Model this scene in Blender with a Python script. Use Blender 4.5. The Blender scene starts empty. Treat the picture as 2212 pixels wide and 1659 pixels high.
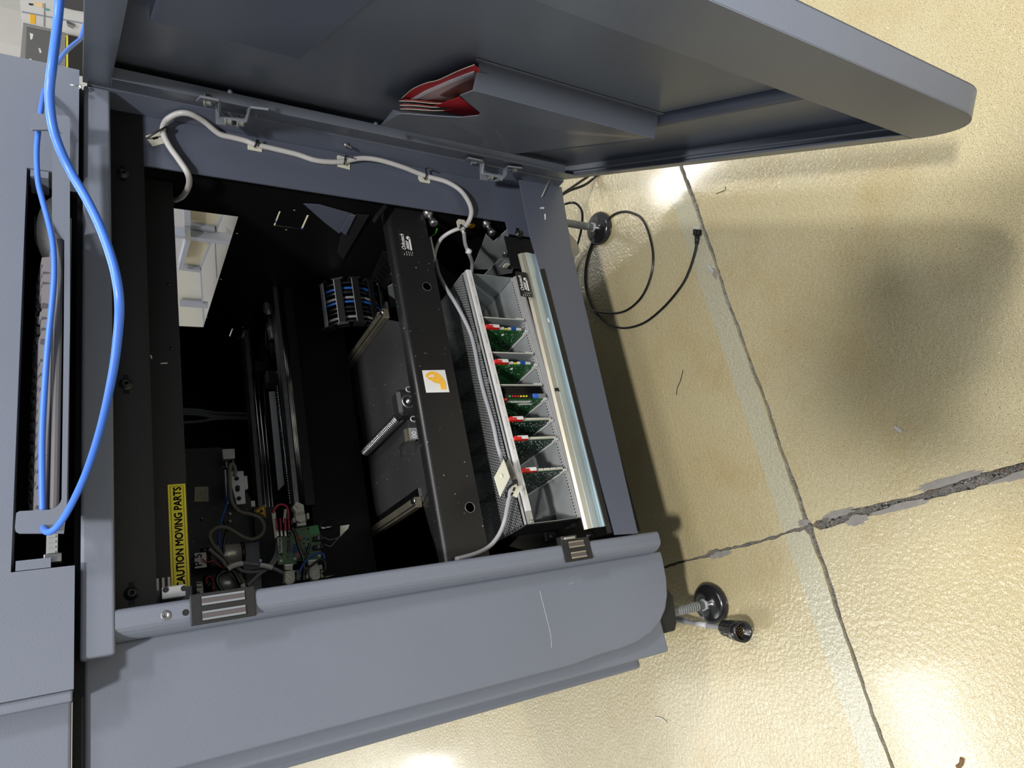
import bpy, bmesh, math, random
from mathutils import Vector, Matrix
random.seed(7)
C = bpy.context.scene.collection
SC = bpy.context.scene
# ---------------------------------------------------------------- camera
# world: X to the machine's right, Y into the machine (front plane Y=0), Z up, metres.
RM = Matrix(((-0.20315152, -0.49162182, -0.84678063), (-0.91997844, 0.39190959, -0.00682146), (0.33521504, 0.77763414, -0.53189850)))
CAM = Vector((0.0, -0.95, 1.08)); FPX = 1490.5
cd = bpy.data.cameras.new('camera'); co = bpy.data.objects.new('camera', cd); C.objects.link(co)
cd.sensor_width = 36.0; cd.sensor_fit = 'HORIZONTAL'; cd.lens = FPX * 36.0 / 2212; cd.clip_start = 0.02; cd.clip_end = 60
rt = RM.transposed()                      # columns: image right, image down, forward in world
m = Matrix.Identity(4)
for r in range(3):
    m[r][0] = rt[r][0]; m[r][1] = -rt[r][1]; m[r][2] = -rt[r][2]; m[r][3] = CAM[r]
co.matrix_world = m
SC.camera = co
# ---------------------------------------------------------------- world, lights, exposure
SC.view_settings.view_transform = 'Standard'; SC.view_settings.look = 'None'
SC.view_settings.gamma = 1.0; SC.view_settings.use_curve_mapping = False
SC.view_settings.exposure = 0.0
w = bpy.data.worlds.new('world'); SC.world = w; w.use_nodes = True
w.node_tree.nodes['Background'].inputs[0].default_value = (0.90, 0.95, 1.0, 1)
w.node_tree.nodes['Background'].inputs[1].default_value = 0.46
def lamp(name, loc, size, power, rot=(0, 0, 0), col=(1, 0.98, 0.95)):
    d = bpy.data.lights.new(name, 'AREA'); d.shape = 'RECTANGLE'; d.size, d.size_y = size
    d.energy = power; d.color = col
    o = bpy.data.objects.new(name, d); C.objects.link(o); o.location = loc; o.rotation_euler = rot
    return o
lamp('ceiling_or_fill_lamp', (-0.70, -2.29, 3.7), (0.30, 0.24), 165)
lamp('ceiling_or_fill_lamp', (0.9, -1.45, 3.9), (1.4, 0.7), 42)  # soft overhead fill, added to brighten the floor near the machine
lamp('ceiling_or_fill_lamp', (2.0, -2.2, 3.7), (0.6, 0.3), 85)
lamp('ceiling_or_fill_lamp', (-1.7, 3.4, 4.0), (1.9, 3.4), 78)
lamp('ceiling_or_fill_lamp', (1.9, 2.1, 4.0), (0.3, 0.4), 40)
lamp('ceiling_or_fill_lamp', (3.9, 2.7, 4.0), (0.35, 0.9), 42)
lamp('ceiling_or_fill_lamp', (-1.25, 2.3, 3.98), (0.9, 0.5), 22)
lamp('ceiling_or_fill_lamp', (-2.6, 12.0, 4.0), (2.0, 3.0), 300)

# ---------------------------------------------------------------- helpers
def ray(px, py):
    v = Vector(((px - 1106) / FPX, (py - 829.5) / FPX, 1.0))
    return rt @ v
def P(px, py, ax, v):
    """the point where the line of sight through a measured point meets the plane axis=v"""
    d = ray(px, py); t = (v - CAM[ax]) / d[ax]
    return CAM + d * t
class MB:
    def __init__(s): s.v = []; s.f = []; s.sm = []; s.mi = []; s.m = 0
    def _add(s, vs, fs, smooth=False):
        b = len(s.v); s.v += [Vector(x) for x in vs]
        for f in fs: s.f.append([b + i for i in f]); s.sm.append(smooth); s.mi.append(s.m)
        return s
    def box(s, x0, x1, y0, y1, z0, z1, M=None):
        vs = [(x, y, z) for x in (x0, x1) for y in (y0, y1) for z in (z0, z1)]
        if M is not None: vs = [M @ Vector(q) for q in vs]
        return s._add(vs, [(0, 1, 3, 2), (4, 6, 7, 5), (0, 4, 5, 1), (2, 3, 7, 6), (0, 2, 6, 4), (1, 5, 7, 3)])
    def prism(s, pts, off, smooth=False):
        """closed polygon extruded by the vector off"""
        n = len(pts); pts = [Vector(p) for p in pts]; off = Vector(off)
        fs = [tuple(range(n)), tuple(range(2 * n - 1, n - 1, -1))]
        s._add(pts + [p + off for p in pts], fs)
        b = len(s.v) - 2 * n
        for i in range(n):
            j = (i + 1) % n; s.f.append([b + j, b + i, b + n + i, b + n + j]); s.sm.append(smooth); s.mi.append(s.m)
        return s
    def quad(s, a, b, c, d): return s._add([a, b, c, d], [(0, 1, 2, 3)])
    def cyl(s, p0, p1, r0, r1=None, n=20, caps=True, smooth=True):
        r1 = r0 if r1 is None else r1
        p0 = Vector(p0); p1 = Vector(p1); a = (p1 - p0).normalized()
        t = a.orthogonal().normalized(); u = a.cross(t)
        ring = lambda p, r: [p + (t * math.cos(2 * math.pi * i / n) + u * math.sin(2 * math.pi * i / n)) * r for i in range(n)]
        b = len(s.v); s.v += ring(p0, r0) + ring(p1, r1)
        for i in range(n):
            j = (i + 1) % n; s.f.append([b + i, b + j, b + n + j, b + n + i]); s.sm.append(smooth); s.mi.append(s.m)
        if caps:
            s.f.append([b + i for i in range(n - 1, -1, -1)]); s.sm.append(False); s.mi.append(s.m)
            s.f.append([b + n + i for i in range(n)]); s.sm.append(False); s.mi.append(s.m)
        return s
    def lathe(s, p0, axis, prof, n=28):
        """prof: (distance along the axis, radius)"""
        p0 = Vector(p0); a = Vector(axis).normalized(); t = a.orthogonal().normalized(); u = a.cross(t)
        b = len(s.v)
        for h, r in prof:
            s.v += [p0 + a * h + (t * math.cos(2 * math.pi * i / n) + u * math.sin(2 * math.pi * i / n)) * max(r, 1e-5) for i in range(n)]
        for k in range(len(prof) - 1):
            for i in range(n):
                j = (i + 1) % n
                s.f.append([b + k * n + i, b + k * n + j, b + (k + 1) * n + j, b + (k + 1) * n + i]); s.sm.append(True); s.mi.append(s.m)
        return s
    def tube(s, pts, r, n=10, smooth_path=True, sub=6, caps=True):
        pts = [Vector(p) for p in pts]
        if smooth_path and len(pts) > 2: pts = spline(pts, sub)
        rs = r if isinstance(r, (list, tuple)) else None
        b = len(s.v); N = len(pts); ref = None
        for k, p in enumerate(pts):
            a = (pts[min(k + 1, N - 1)] - pts[max(k - 1, 0)])
            a = a.normalized() if a.length > 1e-9 else Vector((0, 0, 1))
            ref = a.orthogonal().normalized() if ref is None else (ref - a * ref.dot(a)).normalized()
            u = a.cross(ref); rr = r if rs is None else rs[0] + (rs[1] - rs[0]) * k / (N - 1)
            s.v += [p + (ref * math.cos(2 * math.pi * i / n) + u * math.sin(2 * math.pi * i / n)) * rr for i in range(n)]
        for k in range(N - 1):
            for i in range(n):
                j = (i + 1) % n
                s.f.append([b + k * n + i, b + k * n + j, b + (k + 1) * n + j, b + (k + 1) * n + i]); s.sm.append(True); s.mi.append(s.m)
        if caps:
            s.f.append([b + i for i in range(n - 1, -1, -1)]); s.sm.append(False); s.mi.append(s.m)
            s.f.append([b + (N - 1) * n + i for i in range(n)]); s.sm.append(False); s.mi.append(s.m)
        return s
    def ball(s, c, r, M=None, n=16, k=10):
        c = Vector(c); r = Vector(r) if not isinstance(r, (int, float)) else Vector((r, r, r)); b = len(s.v)
        for i in range(k + 1):
            th = math.pi * i / k
            for j in range(n):
                ph = 2 * math.pi * j / n
                q = Vector((r.x * math.sin(th) * math.cos(ph), r.y * math.sin(th) * math.sin(ph), r.z * math.cos(th)))
                if M is not None: q = M @ q
                s.v.append(c + q)
        for i in range(k):
            for j in range(n):
                jj = (j + 1) % n
                s.f.append([b + i * n + j, b + (i + 1) * n + j, b + (i + 1) * n + jj, b + i * n + jj]); s.sm.append(True); s.mi.append(s.m)
        return s
    # a box given by two measured corners on the plane Y=y, thickness t away from the viewer
    def pb(s, x0, y0, x1, y1, y, t=0.01, M=None):
        a = P(x0, (y0 + y1) / 2, 1, y).z; b = P(x1, (y0 + y1) / 2, 1, y).z
        c = P((x0 + x1) / 2, y0, 1, y).x; d = P((x0 + x1) / 2, y1, 1, y).x
        return s.box(min(c, d), max(c, d), y, y + t, min(a, b), max(a, b))
    def poly(s, pts, y, t=0.003):
        return s.prism([P(a, b, 1, y) for a, b in pts], (0, t, 0))
    def build(s, name, mat, parent=None, bevel=0.0, seg=2, fix=True):
        me = bpy.data.meshes.new(name)
        org = Vector(parent['_org']) if parent is not None else Vector((0, 0, 0))
        me.from_pydata([tuple(v - org) for v in s.v], [], s.f)
        mats = mat if isinstance(mat, (list, tuple)) else [mat]
        for q in mats: me.materials.append(q)
        me.polygons.foreach_set('use_smooth', s.sm); me.polygons.foreach_set('material_index', s.mi)
        if fix:
            bm = bmesh.new(); bm.from_mesh(me)
            bmesh.ops.remove_doubles(bm, verts=bm.verts, dist=1e-6)
            bmesh.ops.recalc_face_normals(bm, faces=bm.faces); bm.to_mesh(me); bm.free()
        me.update()
        o = bpy.data.objects.new(name, me); C.objects.link(o)
        o['_org'] = list(org)
        if parent is not None: o.parent = parent
        if bevel:
            b = o.modifiers.new('bevel', 'BEVEL'); b.width = bevel; b.segments = seg; b.limit_method = 'ANGLE'; b.angle_limit = math.radians(35); b.harden_normals = False
        return o
def spline(p, sub):
    out = []; n = len(p)
    for i in range(n - 1):
        p0 = p[max(i - 1, 0)]; p1 = p[i]; p2 = p[i + 1]; p3 = p[min(i + 2, n - 1)]
        for k in range(sub):
            t = k / sub
            out.append(0.5 * ((2 * p1) + (p2 - p0) * t + (2 * p0 - 5 * p1 + 4 * p2 - p3) * t * t + (3 * p1 - p0 - 3 * p2 + p3) * t ** 3))
    out.append(p[-1]); return out
def tag(o, label, cat=None, group=None, kind=None):
    if label: o['label'] = label
    if cat: o['category'] = cat
    if group: o['group'] = group
    if kind: o['kind'] = kind
    return o
def thing(name, loc, label, cat, group=None):
    o = bpy.data.objects.new(name, None); C.objects.link(o); o.location = loc
    o['_org'] = list(loc); o.empty_display_size = 0.05
    return tag(o, label, cat, group)
def solo(name, mb, mat, label, cat, group=None, bevel=0, **k):
    """a thing that is one mesh: its origin sits at its own centre bottom"""
    o = mb.build(name, mat, None, bevel=bevel, **k)
    vs = o.data.vertices
    xs = [v.co.x for v in vs]; ys = [v.co.y for v in vs]; zs = [v.co.z for v in vs]
    b = Vector(((min(xs) + max(xs)) / 2, (min(ys) + max(ys)) / 2, min(zs)))
    o.data.transform(Matrix.Translation(-b)); o.location = b
    return tag(o, label, cat, group)
def text_mb(txt, size, org, xd, yd, mat, name, parent, depth=0.0, align='LEFT', bold=0.0, squash=1.0, font_shear=0):
    """flat lettering as a thin mesh on the plane given by its reading direction xd and its up direction yd"""
    cu = bpy.data.curves.new('t', 'FONT'); cu.body = txt; cu.size = size; cu.align_x = align; cu.shear = font_shear; cu.extrude = depth
    cu.resolution_u = 3
    if bold < 0: cu.offset = -bold
    to = bpy.data.objects.new('t', cu); C.objects.link(to)
    dg = bpy.context.evaluated_depsgraph_get(); me = bpy.data.meshes.new_from_object(to.evaluated_get(dg))
    bpy.data.objects.remove(to)
    xd = Vector(xd).normalized(); yd = Vector(yd).normalized(); zd = xd.cross(yd)
    po = Vector(parent['_org'])
    if bold > 0:
        bm = bmesh.new()
        for dx, dy in ((0, 0), (bold, 0), (-bold, 0), (0, bold), (0, -bold)):
            k0 = len(bm.verts); bm.from_mesh(me); bm.verts.ensure_lookup_table()
            for v in list(bm.verts)[k0:]: v.co.x += dx; v.co.y += dy
        bm.to_mesh(me); bm.free()
    for v in me.vertices:
        q = v.co; v.co = Vector(org) + xd * q.x * squash + yd * q.y + zd * q.z - po
    me.materials.clear(); me.materials.append(mat); me.name = name
    o = bpy.data.objects.new(name, me); C.objects.link(o); o.parent = parent; o['_org'] = list(po)
    return o
# ---------------------------------------------------------------- materials
MATS = {}
def mat(name, col, rough=0.5, metal=0.0, bump=0.0, bscale=400.0, var=0.0, vscale=8.0, coat=0.0, spec=0.5, grain=0.0, gscale=900.0, bdist=0.001, dust=0.0):
    m = bpy.data.materials.new(name); m.use_nodes = True; nt = m.node_tree; N = nt.nodes; L = nt.links
    b = N['Principled BSDF']; b.inputs['Roughness'].default_value = rough; b.inputs['Metallic'].default_value = metal
    b.inputs['Specular IOR Level'].default_value = spec; b.inputs['Coat Weight'].default_value = coat; b.inputs['Coat Roughness'].default_value = 0.15
    col = tuple(col) + (1,) if len(col) == 3 else col
    tc = N.new('ShaderNodeTexCoord')
    base = None
    if var > 0:
        nz = N.new('ShaderNodeTexNoise'); nz.inputs['Scale'].default_value = vscale; nz.inputs['Detail'].default_value = 6
        L.new(tc.outputs['Object'], nz.inputs['Vector'])
        mx = N.new('ShaderNodeMix'); mx.data_type = 'RGBA'
        mx.inputs[6].default_value = tuple(c * (1 - var) for c in col[:3]) + (1,); mx.inputs[7].default_value = tuple(min(1, c * (1 + var)) for c in col[:3]) + (1,)
        L.new(nz.outputs['Fac'], mx.inputs[0]); base = mx.outputs[2]
        mr = N.new('ShaderNodeMapRange'); mr.inputs[3].default_value = max(0, rough - 0.08); mr.inputs[4].default_value = min(1, rough + 0.1)
        L.new(nz.outputs['Fac'], mr.inputs[0]); L.new(mr.outputs[0], b.inputs['Roughness'])
    if grain > 0:
        gz = N.new('ShaderNodeTexNoise'); gz.inputs['Scale'].default_value = gscale; gz.inputs['Detail'].default_value = 1
        L.new(tc.outputs['Object'], gz.inputs['Vector'])
        mg = N.new('ShaderNodeMix'); mg.data_type = 'RGBA'; mg.blend_type = 'MULTIPLY'; mg.inputs[0].default_value = grain
        if base: L.new(base, mg.inputs[6])
        else: mg.inputs[6].default_value = col
        cr = N.new('ShaderNodeValToRGB'); cr.color_ramp.elements[0].position = .35; cr.color_ramp.elements[1].position = .6
        L.new(gz.outputs['Fac'], cr.inputs[0]); L.new(cr.outputs[0], mg.inputs[7]); base = mg.outputs[2]
    if dust > 0:
        dz = N.new('ShaderNodeTexNoise'); dz.inputs['Scale'].default_value = 160; dz.inputs['Detail'].default_value = 3
        L.new(tc.outputs['Object'], dz.inputs['Vector'])
        cr = N.new('ShaderNodeValToRGB'); cr.color_ramp.elements[0].position = .71; cr.color_ramp.elements[1].position = .75
        L.new(dz.outputs['Fac'], cr.inputs[0])
        md = N.new('ShaderNodeMix'); md.data_type = 'RGBA'
        if base: L.new(base, md.inputs[6])
        else: md.inputs[6].default_value = col
        md.inputs[7].default_value = (.45, .45, .46, 1)
        mu = N.new('ShaderNodeMath'); mu.operation = 'MULTIPLY'; mu.inputs[1].default_value = dust
        L.new(cr.outputs[0], mu.inputs[0]); L.new(mu.outputs[0], md.inputs[0]); base = md.outputs[2]
    if base: L.new(base, b.inputs['Base Color'])
    else: b.inputs['Base Color'].default_value = col
    if bump > 0:
        bz = N.new('ShaderNodeTexNoise'); bz.inputs['Scale'].default_value = bscale; bz.inputs['Detail'].default_value = 2
        L.new(tc.outputs['Object'], bz.inputs['Vector'])
        bp = N.new('ShaderNodeBump'); bp.inputs['Strength'].default_value = bump; bp.inputs['Distance'].default_value = bdist
        L.new(bz.outputs['Fac'], bp.inputs['Height']); L.new(bp.outputs[0], b.inputs['Normal'])
    MATS[name] = m; return m
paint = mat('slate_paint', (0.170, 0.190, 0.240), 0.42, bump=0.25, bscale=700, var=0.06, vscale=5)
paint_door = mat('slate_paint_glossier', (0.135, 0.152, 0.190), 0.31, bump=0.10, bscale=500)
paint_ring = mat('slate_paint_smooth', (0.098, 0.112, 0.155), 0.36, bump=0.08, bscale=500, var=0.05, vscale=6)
black_tex = mat('black_textured_paint', (0.018, 0.018, 0.020), 0.55, bump=0.4, bscale=450, grain=.4, gscale=700)
black_plate = mat('black_plate', (0.011, 0.011, 0.012), 0.38, var=.15, vscale=9, bump=.05, dust=.5)
black_wall = mat('black_wall', (0.004, 0.004, 0.005), 0.5, spec=.25)
black_pl = mat('black_plastic', (0.012, 0.012, 0.013), 0.35)
rubber = mat('black_rubber', (0.012, 0.012, 0.013), 0.22, coat=.3)
zinc = mat('zinc_plate', (0.42, 0.46, 0.47), 0.36, metal=.5, var=.22, vscale=14)
void = mat('hole_black', (0.001, 0.001, 0.001), 1.0, spec=0)
plat_m = mat('dusty_black_plate', (0.035, 0.035, 0.037), 0.42, var=.3, vscale=7, dust=.6)
zinc_y = mat('yellowish_zinc', (0.66, 0.62, 0.50), 0.38, metal=.7, var=.15, vscale=9)
zinc_b = mat('bluish_zinc', (0.55, 0.66, 0.70), 0.36, metal=.55, var=.18, vscale=12)
galv = mat('galvanised_steel', (0.36, 0.38, 0.39), 0.5, metal=.35, var=.35, vscale=18)
alu = mat('aluminium', (0.62, 0.62, 0.64), 0.4, metal=.6, var=.05)
mesh_m = mat('mesh_steel', (0.55, 0.56, 0.57), 0.35, metal=.7)
alu_w = mat('satin_aluminium', (0.47, 0.47, 0.47), 0.5, metal=.3)
steel = mat('bright_steel', (0.72, 0.72, 0.72), 0.18, metal=1)
steel_d = mat('dull_steel', (0.32, 0.32, 0.33), 0.35, metal=.9, var=.3, vscale=60)
chrome = mat('chrome', (0.85, 0.83, 0.78), 0.12, metal=1, var=.15, vscale=25)
white = mat('white_plastic', (0.74, 0.74, 0.74), 0.5)
cream = mat('cream_plastic', (0.66, 0.65, 0.54), 0.5)
white_p = mat('white_print', (0.78, 0.78, 0.78), 0.6)
cable_w = mat('white_grey_cable', (0.50, 0.49, 0.49), 0.42)
cable_g = mat('grey_cable', (0.23, 0.23, 0.24), 0.5)
cable_b = mat('beige_grey_cable', (0.15, 0.145, 0.115), 0.55)
blue = mat('blue_cable', (0.065, 0.20, 0.80), 0.38)
blue_d = mat('dark_blue_cable', (0.015, 0.09, 0.35), 0.4)
blk_cable = mat('black_cable', (0.008, 0.008, 0.009), 0.25, coat=.2)
yellow = mat('yellow_label', (0.82, 0.72, 0.03), 0.45)
blackp = mat('black_print', (0.01, 0.01, 0.01), 0.6)
orange = mat('orange_yellow', (0.85, 0.45, 0.02), 0.5)
red = mat('red_plastic', (0.65, 0.02, 0.02), 0.35)
red_w = mat('red_wire', (0.42, 0.02, 0.05), 0.4)
red_paper = mat('red_paper', (0.48, 0.02, 0.03), 0.45)
pink_paper = mat('printed_paper', (0.50, 0.36, 0.37), 0.4, var=.25, vscale=20)
brown_paper = mat('brown_print', (0.16, 0.055, 0.045), 0.4)
pcb = mat('green_circuit_board', (0.012, 0.095, 0.022), 0.35, var=.5, vscale=40, dust=.4)
pcb2 = mat('pale_green_circuit_board', (0.085, 0.185, 0.085), 0.45, var=.3, vscale=60, dust=.5)
pcb_d = mat('dark_green_circuit_board', (0.012, 0.045, 0.025), 0.4, var=.4, vscale=60, dust=.9)
kbd = mat('grey_keyboard_plastic', (0.13, 0.125, 0.13), 0.5)
key_m = mat('keycap_grey', (0.17, 0.16, 0.17), 0.42)
motor_m = mat('motor_steel', (0.62, 0.61, 0.58), 0.3, metal=.55)
rail_m = mat('rail_steel', (0.42, 0.41, 0.38), 0.16, metal=1, var=.2, vscale=25)
# ================================================================ floor: slabs with recessed joints
def floor_mat():
    m = bpy.data.materials.new('epoxy_floor'); m.use_nodes = True; nt = m.node_tree; N = nt.nodes; L = nt.links
    b = N['Principled BSDF']; tc = N.new('ShaderNodeTexCoord'); geo = N.new('ShaderNodeNewGeometry')
    def noise(sc, det=2, rough=.5):
        n = N.new('ShaderNodeTexNoise'); n.inputs['Scale'].default_value = sc; n.inputs['Detail'].default_value = det; n.inputs['Roughness'].default_value = rough
        L.new(geo.outputs['Position'], n.inputs['Vector']); return n.outputs['Fac']
    def ramp(f, a, b_, ca=(0, 0, 0, 1), cb=(1, 1, 1, 1)):
        r = N.new('ShaderNodeValToRGB'); e = r.color_ramp.elements
        e[0].position = a; e[1].position = b_; e[0].color = ca; e[1].color = cb; L.new(f, r.inputs[0]); return r.outputs[0]
    def mix(f, a, b_, t='MIX'):
        x = N.new('ShaderNodeMix'); x.data_type = 'RGBA'; x.blend_type = t
        for i, q in ((0, f), (6, a), (7, b_)):
            if isinstance(q, (float, int)) or isinstance(q, tuple): x.inputs[i].default_value = q
            else: L.new(q, x.inputs[i])
        return x.outputs[2]
    col = mix(ramp(noise(2.2, 4), .35, .68), (0.48, 0.405, 0.225, 1), (0.51, 0.445, 0.275, 1))
    col = mix(ramp(noise(7, 5, .6), .5, .8), col, (0.45, 0.355, 0.18, 1))
    # painted stripe beside the joint: paler and greyer
    sp = N.new('ShaderNodeSeparateXYZ'); L.new(geo.outputs['Position'], sp.inputs[0])
    def math_(op, a, b_=None):
        x = N.new('ShaderNodeMath'); x.operation = op
        for i, q in enumerate((a, b_)):
            if q is None: continue
            if isinstance(q, (float, int)): x.inputs[i].default_value = q
            else: L.new(q, x.inputs[i])
        return x.outputs[0]
    wob = math_('MULTIPLY', math_('SUBTRACT', noise(30, 2), .5), .008)
    yy = math_('ADD', sp.outputs[1], wob)
    s1 = math_('LESS_THAN', yy, -0.118); s2 = math_('GREATER_THAN', yy, -0.166)
    st = math_('MULTIPLY', math_('MULTIPLY', s1, s2), .75)
    col = mix(st, col, (0.47, 0.46, 0.35, 1))
    spk = ramp(noise(760, 1), .565, .66); spk2 = ramp(noise(330, 1), .69, .74)
    col = mix(math_('MULTIPLY', spk, .8), col, (0.10, 0.085, 0.05, 1))
    col = mix(math_('MULTIPLY', spk2, .6), col, (0.11, 0.095, 0.06, 1))
    L.new(col, b.inputs['Base Color'])
    rr = N.new('ShaderNodeMapRange'); rr.inputs[3].default_value = .16; rr.inputs[4].default_value = .30
    L.new(noise(12, 4), rr.inputs[0]); L.new(rr.outputs[0], b.inputs['Roughness'])
    bp = N.new('ShaderNodeBump'); bp.inputs['Strength'].default_value = 1.0; bp.inputs['Distance'].default_value = .0016
    L.new(noise(140, 2), bp.inputs['Height']); L.new(bp.outputs[0], b.inputs['Normal'])
    b.inputs['Specular IOR Level'].default_value = .75; b.inputs['Coat Weight'].default_value = .55; b.inputs['Coat Roughness'].default_value = .10
    return m
floorm = floor_mat()
dirt = mat('joint_dirt', (0.20, 0.185, 0.165), 0.9, bump=1, bscale=300, var=.7, vscale=90, grain=.6, gscale=500, bdist=.003)
floor = MB().box(-4, 9, -2.5, 12, -0.06, -0.006).build('floor', dirt); tag(floor, 'speckled tan epoxy floor of joined slabs', kind='structure')
R_ = random.Random(3)
def jag(lo, hi, step, base, amp, slow, seed):
    r = random.Random(seed); out = []; t = lo; a = 0
    ph = [r.uniform(0, 6.28) for _ in range(4)]
    while t < hi:
        v = base + slow * (math.sin(t * 7 + ph[0]) * .5 + math.sin(t * 19 + ph[1]) * .3 + math.sin(t * 41 + ph[2]) * .3) + r.uniform(-amp, amp)
        out.append((t, v)); t += step
    return out
JX = 0.068; JY = -0.170
# joint along X (at Y=JY): narrow; joint along Y (at X=JX): wide towards the viewer
up = dict(jag(-4, 9, .012, JY, .0009, .003, 5)); ks = sorted(up)
def wA(t): return .0022 + .0016 * max(0, math.sin(t * 9 + 1)) + .0012 * abs(math.sin(t * 31))
ra = random.Random(11)
Aup = [(t, up[t] + wA(t) + ra.uniform(0, .0012)) for t in ks]
Adn = [(t, up[t] - wA(t) - ra.uniform(0, .0012)) for t in ks]
cb = dict(jag(-2.5, 12, .010, JX, .0008, .0025, 8)); kb_ = sorted(cb)
def wB(t):
    return (.0060 + .0012 * math.sin(t * 23)) if t < JY - .02 else .0013 + (.004 if .04 < t < .075 else 0)
Brt = [(t, cb[t] + wB(t) + ra.uniform(0, .0025)) for t in kb_]
Blt = [(t, cb[t] - wB(t) - ra.uniform(0, .0025)) for t in kb_]
def slab(xs, ys, xe, ye):
    """xs: points along the X joint running away from the crossing, ys: points along the Y joint"""
    pts = [(x, y) for x, y in xs] + [(xe, ye)] + [(x, y) for x, y in ys]
    pts = [Vector((x, y, 0)) for x, y in pts]
    mb = MB(); n = len(pts)
    mb.v = pts + [p + Vector((0, 0, -.006)) for p in pts]; mb.f = [list(range(n))]; mb.sm = [False] * (n + 1); mb.mi = [0] * (n + 1)
    for i in range(n): mb.f.append([i, (i + 1) % n, n + (i + 1) % n, n + i])
    o = mb.build('slab', floorm, floor, fix=False)
    bm = bmesh.new(); bm.from_mesh(o.data); bmesh.ops.triangulate(bm, faces=[f for f in bm.faces if len(f.verts) > 4])
    bmesh.ops.recalc_face_normals(bm, faces=bm.faces); bm.to_mesh(o.data); bm.free()
slab([p for p in Aup if p[0] > JX + .004], [(v, t) for t, v in reversed(Brt) if t > JY + .004], 9, 12)
slab([p for p in reversed(Aup) if p[0] < JX - .004], [(v, t) for t, v in reversed(Blt) if t > JY + .004], -4, 12)
slab([p for p in Adn if p[0] > JX + .010], [(v, t) for t, v in Brt if t < JY - .004], 9, -2.5)
slab([p for p in reversed(Adn) if p[0] < JX - .010], [(v, t) for t, v in Blt if t < JY - .004], -4, -2.5)
# grit lying in the wide joint
mb = MB(); rg = random.Random(4)
for i in range(900):
    y = rg.uniform(-1.6, JY); x = JX + rg.uniform(-.008, .008); s = rg.uniform(.0008, .0026)
    mb.m = rg.choice([0, 0, 0, 0, 0, 1, 2, 3, 3]); mb.ball((x, y, -.005 + s * .3), s, n=5, k=3)
for i in range(500):
    x = rg.uniform(-.6, 1.2); y = JY + rg.uniform(-.003, .003); s = rg.uniform(.0006, .0016)
    mb.m = rg.choice([0, 0, 0, 1, 2]); mb.ball((x, y, -.005 + s * .3), s, n=5, k=3)
g_ = [mat('grit_grey', (.16, .15, .14), .9), mat('grit_pale', (.38, .36, .33), .8), mat('grit_brown', (.2, .1, .05), .8), mat('grit_dark', (.03, .03, .035), .8)]
tag(mb.build('joint_grit', g_, floor, fix=False), None, kind='stuff')
# greyed cement lips where the joint has been patched
lip = mat('cement_patch', (0.23, 0.215, 0.195), .8, bump=.8, bscale=200, var=.3, vscale=60)
def blob(cx, cy, rx, ry, seed, n=26, z=.0006):
    r = random.Random(seed); pts = []
    for i in range(n):
        a = 2 * math.pi * i / n; k = 1 + r.uniform(-.22, .22)
        pts.append(Vector((cx + rx * k * math.cos(a), cy + ry * k * math.sin(a), z)))
    return pts
for i, (a, b_, rx, ry) in enumerate([(.064, .045, .006, .028), (.077, -.235, .006, .03), (.061, -.34, .005, .05), (.079, -.42, .006, .05), (.060, -.53, .006, .05), (.078, -.165, .006, .012), (.059, -.262, .008, .020), (.52, -.166, .02, .003), (.585, -.160, .012, .005)]):
    MB().prism(blob(a, b_, rx, ry, i), (0, 0, -.003)).build('cement_patch', lip, floor)
# background walls
wallm = mat('white_wall', (0.80, 0.79, 0.76), .8)
tag(MB().box(7.0, 7.2, -2.5, 12, 0, 4.5).build('wall_right', wallm), 'plain white wall far behind the machines', kind='structure')

tag(MB().box(-4, 7.0, 12.0, 12.2, 0, 4.5).build('wall_back', wallm), 'white wall at the far end behind the machine', kind='structure')

# ================================================================ the inspection machine
mc = thing('inspection_machine', (0.4, 0.4, 0.0), 'slate grey floor-standing inspection machine with its side door swung open', 'machine')
# header beam above the opening
ztop = P(176, 900, 1, 0).z; zbot = P(245, 900, 1, 0).z
XL = 0.087; XR = 0.900
MB().box(0.072, XR - .004, 0.0, 0.046, zbot, ztop).build('header_beam', paint, mc, bevel=.0035, seg=3)
# corner post: the lip beside the opening, proud of the side cladding
pz = P(1430, 1180, 1, 0).z
pts = []
prof = [(0.1215, 0.055), (0.1215, 0.006), (0.1205, 0.003), (0.1185, 0.001), (0.116, 0.0), (0.104, 0.0), (0.0995, 0.0012), (0.0955, 0.0045), (0.0915, 0.010), (0.0885, 0.017), (0.087, 0.025), (0.087, 0.055)]
MB().prism([(x, y, pz) for x, y in prof], (0, 0, zbot + .0005 - pz), smooth=False).build('corner_post', paint, mc)
# side cladding: rounded front plate and the body behind it
y2 = 0.036
zt2 = ztop - .004
bl = []                                    # outline of the front plate, measured along its rounded lower corner
for a, b_ in [(1433, 1207), (1441, 1250), (1443, 1285), (1439, 1315), (1428, 1342), (1408, 1366), (1380, 1386), (1345, 1400), (1300, 1413)]:
    q = P(a, b_, 1, y2); bl.append((q.x, q.z))
xc = P(900, 1525, 1, y2).x
mb = MB(); mb.prism([(0.0885, y2, zt2)] + [(0.0885, y2, bl[0][1])] + [(x, y2, z) for x, z in bl] + [(xc, y2, bl[-1][1] + .06), (xc, y2, zt2)], (0, .018, 0))
mb.build('side_plate', paint, mc, bevel=.004, seg=3)
q1 = P(1445, 1407, 1, .056)
MB().box(q1.x, .086, .0545, .33, q1.z, zt2).build('side_cladding', paint, mc, bevel=.004, seg=3)
q3 = P(1392, 1441, 1, .16)
mb = MB(); mb.prism([(q3.x, y, z) for y, z in ((.16, zt2), (.16, q3.z + .012), (.168, q3.z + .003), (.18, q3.z), (.60, q3.z), (.60, zt2))], (.10, 0, 0))
mb.build('rear_corner_cladding', paint, mc, bevel=.006, seg=3)
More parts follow.
